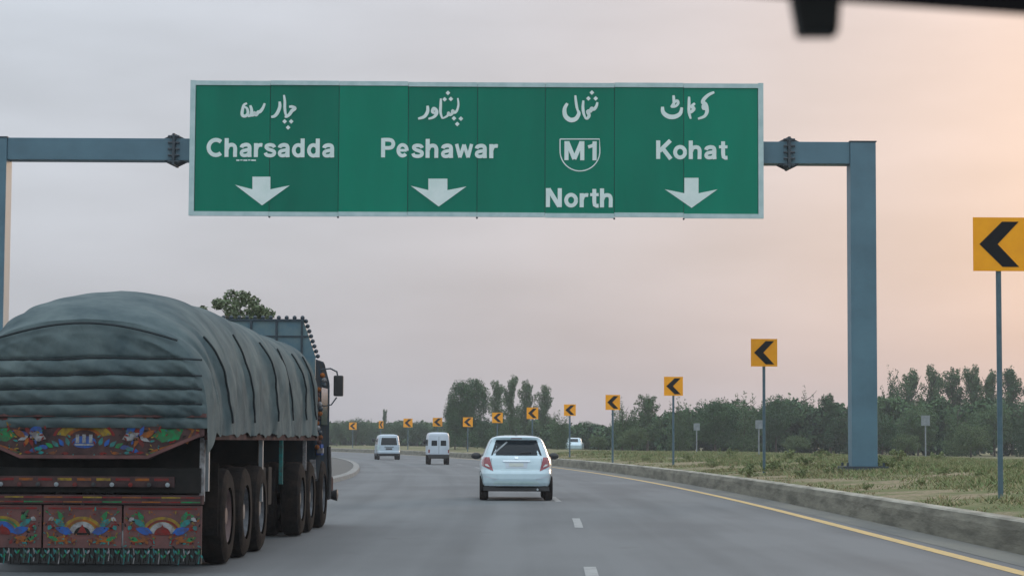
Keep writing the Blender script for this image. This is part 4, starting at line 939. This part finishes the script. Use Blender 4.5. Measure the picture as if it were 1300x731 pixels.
def proto(kind, v, leafm):
    key = (kind, v, leafm)
    if key not in PROTO:
        n, size, w = {'dome': (26000, 0.013, 0.80), 'round': (13000, 0.016, 0.85), 'poplar': (8000, 0.013, 0.50), 'ragged': (9000, 0.014, 0.70)}[kind]
        V, F = make_crown(kind, 1.0, w, 31 * v + len(kind), n, size)
        me = raw_mesh('crown', V, F, M[leafm]); ob = me; cm = ob.data; bpy.data.objects.remove(ob)
        b = MB(); b.tube([(0, 0, -0.02), (0.01, 0, 0.4), (0.0, 0.01, 0.86)], [0.022, 0.014, 0.003], 7)
        rr = random.Random(v)
        for k in range(6):
            z = 0.25 + 0.1 * k; a = rr.uniform(0, 6.28); q_ = 0.3 * w; b.tube([(0, 0, z), (q_ * .6 * math.cos(a), q_ * .6 * math.sin(a), z + 0.08), (q_ * math.cos(a), q_ * math.sin(a), z + 0.17)], [0.008, 0.005, 0.002], 5)
        to = b.build('trunk', M['trunk']); tm_ = to.data; bpy.data.objects.remove(to)
        PROTO[key] = (cm, tm_, w)
    return PROTO[key]
def tree(x, ty, wpx, d, kind, v, leafm, lab, group='trees beyond the bend', cat='tree', name=None, base=None):
    T = at(x, ty, d); z0 = ground_at(T.x, d) if base is None else base
    h = T.z - z0; cm, tm_, w0 = proto(kind, v, leafm); sxy = wpx * d / FPX / w0
    t = thing(name or {'round': 'broadleaf_tree', 'dome': 'broadleaf_tree', 'poplar': 'poplar_tree', 'ragged': 'bushy_tree'}[kind], lab, cat, (T.x, d, z0), random.uniform(0, 6.28), group)
    for nm, me in (('crown', cm), ('trunk', tm_)):
        o = bpy.data.objects.new(nm, me); COL.objects.link(o); o.parent = t; o.scale = (sxy, sxy, h)
    return t
tree(594, 480, 60, 212, 'dome', 1, 'leafA', 'big dark rounded tree standing behind the chevron signs, above the white vans')
tree(578, 500, 34, 214, 'round', 2, 'leafA', 'lower dark shoulder tree on the left flank of the big rounded tree')
for i, (x, ty, w) in enumerate(((631, 483, 30), (650, 476, 32), (669, 482, 30), (692, 489, 32))):
    tree(x, ty, w, 226 + 3 * i, 'poplar', 3 + i, 'leafB', ('first slender poplar right of the big rounded tree', 'tallest slender poplar, second from the big rounded tree', 'thin poplar behind the chevron above the hatchback', 'last poplar of the slender row, right of the hatchback roof')[i])
RT = [(708, 520, 44, 200, 'ragged', 'leafB', 'low bushy tree behind the chevron right of the hatchback roof'),
      (745, 534, 44, 235, 'round', 'leafA', 'low far tree above the passing white car'),
      (790, 503, 52, 190, 'ragged', 'leafB', 'bushy tree just right of the fourth chevron sign'),
      (822, 501, 44, 195, 'poplar', 'leafB', 'upright tree left of the third chevron sign'),
      (862, 503, 48, 198, 'ragged', 'leafB', 'upright bushy tree behind the third chevron sign'),
      (908, 500, 66, 185, 'round', 'leafA', 'dense dark tree left of the second chevron sign'),
      (944, 496, 54, 196, 'ragged', 'leafB', 'bushy tree immediately left of the second chevron pole'),
      (985, 500, 56, 198, 'round', 'leafA', 'dark rounded tree immediately right of the second chevron pole'),
      (1020, 488, 58, 205, 'ragged', 'leafB', 'taller ragged tree halfway between the second chevron and the gantry post'),
      (1054, 500, 44, 200, 'poplar', 'leafA', 'narrow tree with a pointed top just left of the gantry post'),
      (1082, 508, 50, 200, 'ragged', 'leafA', 'dark tree half hidden behind the gantry post'),
      (1130, 461, 44, 215, 'ragged', 'leafA', 'tall full tree just right of the gantry post'),
      (1157, 468, 48, 222, 'poplar', 'leafB', 'thin poplar first right of the tall full tree'),
      (1183, 463, 46, 224, 'poplar', 'leafB', 'thin poplar above the small grey sign plate'),
      (1209, 467, 50, 226, 'poplar', 'leafB', 'thin poplar third right of the tall full tree'),
      (1236, 464, 44, 224, 'poplar', 'leafB', 'thin poplar just left of the nearest chevron pole'),
      (1258, 470, 46, 222, 'poplar', 'leafB', 'thin poplar right behind the nearest chevron pole'),
      (1284, 466, 52, 220, 'poplar', 'leafA', 'poplar at the right edge of the photo'),
      (1120, 520, 50, 190, 'round', 'leafA', 'low dark round tree at the foot of the tall full tree'),
      (1165, 512, 56, 192, 'round', 'leafB', 'low round tree behind the small grey sign plate'),
      (1215, 508, 60, 190, 'ragged', 'leafB', 'low spreading tree left of the nearest chevron pole'),
      (1262, 512, 60, 194, 'round', 'leafB', 'low round tree behind the nearest chevron pole'),
      (1300, 508, 50, 192, 'ragged', 'leafA', 'low dark tree cut by the right edge of the photo')]
for i, (x, ty, w, d, k, lm, lab) in enumerate(RT): tree(x, ty, w, d, k, 10 + i % 6, lm, lab)
for a in ((803, 541, 44, 178, 'leafy green shrub at the wood edge between the fourth and third chevron signs'), (760, 552, 30, 186, 'low green shrub at the wood edge below the fourth chevron sign'),
          (1232, 536, 56, 172, 'broad green shrub just left of the nearest chevron pole'), (1150, 548, 40, 170, 'low green shrub behind the small grey sign plate, to its left'), (1012, 551, 40, 174, 'low green shrub between the second chevron and the gantry post')):
    tree(a[0], a[1], a[2], a[3], 'round', 30 + a[0] % 3, 'leafB2', a[4], 'shrubs at the wood edge', 'shrub', 'shrub')
LT = [(428, 532, 24, 300, 'round', 'far low tree nearest to the truck'), (452, 527, 34, 305, 'round', 'rounded far tree above the farthest chevron sign'), (472, 531, 22, 310, 'ragged', 'small far tree left of the spindly far tree'),
      (488, 519, 12, 312, 'poplar', 'spindly far tree standing up above the minivan'), (505, 534, 30, 305, 'round', 'low far tree right of the minivan'), (530, 531, 30, 300, 'round', 'low far tree between the two vans'),
      (552, 535, 26, 290, 'ragged', 'low far tree left of the big rounded tree')]
for i, (x, ty, w, d, k, lab) in enumerate(LT): tree(x, ty, w, d, k, 20 + i % 4, 'leafA', lab, 'far trees on the left')

# undergrowth that reads as one dark mass behind the verge
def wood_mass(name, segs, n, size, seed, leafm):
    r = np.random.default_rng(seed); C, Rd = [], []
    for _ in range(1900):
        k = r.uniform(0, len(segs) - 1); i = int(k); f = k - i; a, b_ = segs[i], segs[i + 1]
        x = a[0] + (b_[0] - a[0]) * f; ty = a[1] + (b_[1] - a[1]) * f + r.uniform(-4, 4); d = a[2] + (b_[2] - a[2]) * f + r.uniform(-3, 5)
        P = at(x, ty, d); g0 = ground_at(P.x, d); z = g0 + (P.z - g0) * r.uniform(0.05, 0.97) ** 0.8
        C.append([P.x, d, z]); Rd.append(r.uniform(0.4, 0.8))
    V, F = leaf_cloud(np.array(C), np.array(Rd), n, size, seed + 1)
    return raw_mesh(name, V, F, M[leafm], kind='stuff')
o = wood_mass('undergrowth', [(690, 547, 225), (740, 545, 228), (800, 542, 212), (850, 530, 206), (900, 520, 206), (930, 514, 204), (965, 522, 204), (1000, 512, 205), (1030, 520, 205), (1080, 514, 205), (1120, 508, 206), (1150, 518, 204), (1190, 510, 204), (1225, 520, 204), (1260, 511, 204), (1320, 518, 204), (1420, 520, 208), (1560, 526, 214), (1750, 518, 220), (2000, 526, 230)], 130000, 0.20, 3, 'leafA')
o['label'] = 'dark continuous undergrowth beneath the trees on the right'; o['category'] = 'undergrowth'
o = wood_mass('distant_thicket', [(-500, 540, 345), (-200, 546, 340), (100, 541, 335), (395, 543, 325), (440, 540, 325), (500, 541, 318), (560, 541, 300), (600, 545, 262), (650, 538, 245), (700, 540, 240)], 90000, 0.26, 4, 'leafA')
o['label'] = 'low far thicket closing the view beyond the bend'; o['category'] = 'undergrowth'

# tree whose top shows above the truck
d = 58; T = at(303, 371, d)
mt = thing('roadside_tree', 'leafy tree top rising above the tarpaulin of the truck', 'tree', (T.x, d, 0.1))
C, Rd = [], []; r_ = np.random.default_rng(8); hb = T.z - 0.1
for _ in range(70):
    a = r_.uniform(0, 6.28); q = r_.uniform(0, 1) ** 0.6; zz = r_.uniform(0, 1)
    C.append([1.15 * q * math.cos(a) - 0.05, 1.2 * q * math.sin(a), hb - 0.05 - 1.9 * zz ** 1.3 - 0.35 * (q ** 2)]); Rd.append(r_.uniform(0.10, 0.24))
V, F = leaf_cloud(np.array(C), np.array(Rd), 7000, 0.06, 9); raw_mesh('crown', V, F, M['leafC'], parent=mt)
b = MB(); b.tube([(0, 0, -0.1), (0.05, 0, 1.5), (0, 0.05, hb - 1.2), (0.05, 0, hb - 0.4)], [0.12, 0.09, 0.05, 0.012], 8)
for c in C[::3]: b.tube([(0.02, 0.02, max(1.8, c[2] - 0.9)), (c[0] * .5, c[1] * .5, c[2] - 0.35), tuple(c)], [0.02, 0.012, 0.004], 5)
b.build('trunk', M['trunk'], mt)

# grass and weeds on the verge
n = 380000
rs = np.random.default_rng(21)
ss = 24 + 130 * rs.uniform(0, 1, n) ** 1.5; oo = 1.26 + 17 * rs.uniform(0, 1, n) ** 1.1
from mathutils import noise as mn
nzv = np.array([2.6 * mn.noise((a_ * 0.16, b_ * 0.55, 3.0)) + 1.3 * mn.noise((a_ * 0.6, b_ * 1.9, 9.0)) for a_, b_ in zip(ss, oo)])
keep = (nzv + rs.uniform(-0.9, 0.9, n) + np.clip((oo - 3.8) * 0.38, -1.2, 0.8)) > 0.0
ss, oo = ss[keep], oo[keep]; n = len(ss)
pos = np.array([road_pt(o_, s_, verge_z(o_)) for o_, s_ in zip(oo, ss)])
hh = rs.uniform(0.03, 0.10, n) * (1 + 0.5 * np.sin(ss * 0.5 + oo)) * np.clip(0.45 + (oo - 1.0) * 0.3, 0.45, 1.2); wd = rs.uniform(0.006, 0.014, n) * (1 + ss / 60)
an = rs.uniform(0, 6.28, n); tip = rs.normal(size=(n, 2)) * hh[:, None] * 0.9
u = np.stack([np.cos(an), np.sin(an), np.zeros(n)], 1) * wd[:, None]
V = np.stack([pos - u - [0, 0, .02], pos + u - [0, 0, .02], pos + np.concatenate([tip, hh[:, None]], 1)], 1).reshape(-1, 3)
mi = (rs.uniform(0, 1, n) < np.clip(0.62 - (oo - 1) * 0.12, 0.22, 1)).astype(int)
gr = raw_mesh('grass', V, np.arange(3 * n).reshape(-1, 3), [M['weed'], M['straw']], mi, kind='stuff')
gr['label'] = 'rough grass, part green and part dry, covering the raised verge'; gr['category'] = 'grass'
# leafy weeds that can be told apart
def weed(px_, py_, d, hpx, lab, seed):
    P = at(px_, py_, d); z0 = ground_at(P.x, d); h = hpx * d / FPX
    r = np.random.default_rng(seed); C = []; Rd = []
    for _ in range(16): C.append([r.normal() * h * 0.42, r.normal() * h * 0.35, h * r.uniform(0.2, 0.85)]); Rd.append(h * r.uniform(0.12, 0.24))
    V, F = leaf_cloud(np.array(C), np.array(Rd), 420, h * 0.085, seed)
    t = thing('weed', lab, 'plant', (P.x, d, z0), 0, 'leafy weeds on the verge'); raw_mesh('leaves', V, F, M['weed'], parent=t)
    b = MB()
    for c in C[::2]: b.tube([(0, 0, 0), (c[0] * .6, c[1] * .6, c[2] * .6), tuple(c)], 0.008, 4)
    b.build('stem', M['straw'], t)
for a in ((950, 600, 62, 20, 'leafy weed left of the second chevron pole foot', 1), (981, 592, 66, 16, 'leafy weed just right of the second chevron pole', 2), (1025, 590, 70, 16, 'broad weed between the second chevron and the gantry post', 3),
          (1060, 600, 60, 14, 'low weed in front left of the gantry post', 4), (1125, 592, 62, 18, 'tall weed beside the right foot of the gantry post', 5), (1150, 598, 58, 15, 'weed a little right of the gantry post', 6),
          (1020, 600, 58, 13, 'low weed near the kerb before the gantry post', 7), (1200, 604, 52, 13, 'weed between gantry post and nearest chevron pole', 8), (1245, 610, 48, 12, 'weed left of the nearest chevron pole', 9),
          (905, 590, 80, 12, 'small weed left of the second chevron sign', 10), (1290, 600, 55, 14, 'weed at the right edge of the photo', 11),
          (1000, 585, 84, 15, 'scrubby weed in the field behind the second chevron pole, to its right', 12), (1045, 583, 88, 14, 'scrubby weed in the field just left of the gantry post', 13), (1140, 586, 80, 17, 'scrubby weed in the field behind the gantry post, to its right', 14),
          (1190, 584, 86, 13, 'scrubby weed in the field under the small grey sign plate', 15), (925, 582, 96, 13, 'scrubby weed in the field between the third and second chevron signs', 16), (870, 583, 98, 10, 'tiny weed right of the third chevron pole', 17),
          (1100, 622, 45, 10, 'low weed by the kerb under the gantry post', 18), (1170, 618, 46, 9, 'low weed by the kerb right of the gantry post', 19), (820, 583, 104, 9, 'tiny weed between the fourth and third chevron signs', 20)): weed(*a)

# ------------------------------------------------------------------ the camera car's own visor edge at the top of the windscreen
vd = 0.72
v0 = at(800, -16, vd); v1 = at(1420, 27, vd)
vis = thing('sun_visor', 'dark blurred visor edge with a black clip at the top right of the windscreen', 'sun visor', (0, 0, 0))
b = MB(); n = 14; sec = []
for k in range(n):
    a = 2 * math.pi * k / n; sec.append((0.009 * math.cos(a), 0.006 * math.sin(a)))
vsb = []
for P in (v0, v1):
    for (yy, zz) in sec:
        back = 0.10 if yy < -0.004 else 0.0
        vsb.append((P.x, P.y + yy - back, P.z + 0.006 + zz + back * 0.55))
b.add(vsb, [(k, (k + 1) % n, n + (k + 1) % n, n + k) for k in range(n)] + [tuple(range(n))[::-1], tuple(range(n, 2 * n))]); b.build('visor_panel', M['visor'], vis, smooth=True)
c0 = at(1008, 0, vd); c1 = at(1062, 46, vd); c2 = at(1013, 46, vd)
b = MB(); b.prism([(at(1003, -8, vd).x, at(1003, -8, vd).z), (at(1066, -8, vd).x, at(1066, -8, vd).z), (c1.x, c1.z), (c2.x, c2.z)], vd - 0.006, vd + 0.006); b.build('clip', M['visor_clip'], vis, bevel=0.001)

# ------------------------------------------------------------------ evening haze
hz = MB(); hz.box(-420, 420, -60, 620, -1.06, 14.0); ho = hz.build('haze', [])
HM = bpy.data.materials.new('haze_air'); HM.use_nodes = True; t = HM.node_tree; t.nodes.clear()
pv = t.nodes.new('ShaderNodeVolumePrincipled'); pv.inputs['Color'].default_value = (0.86, 0.90, 0.96, 1); pv.inputs['Density'].default_value = 0.00045; pv.inputs['Anisotropy'].default_value = 0.3
out_ = t.nodes.new('ShaderNodeOutputMaterial'); t.links.new(pv.outputs[0], out_.inputs['Volume'])
ho.data.materials.clear(); ho.data.materials.append(HM); ho['kind'] = 'stuff'
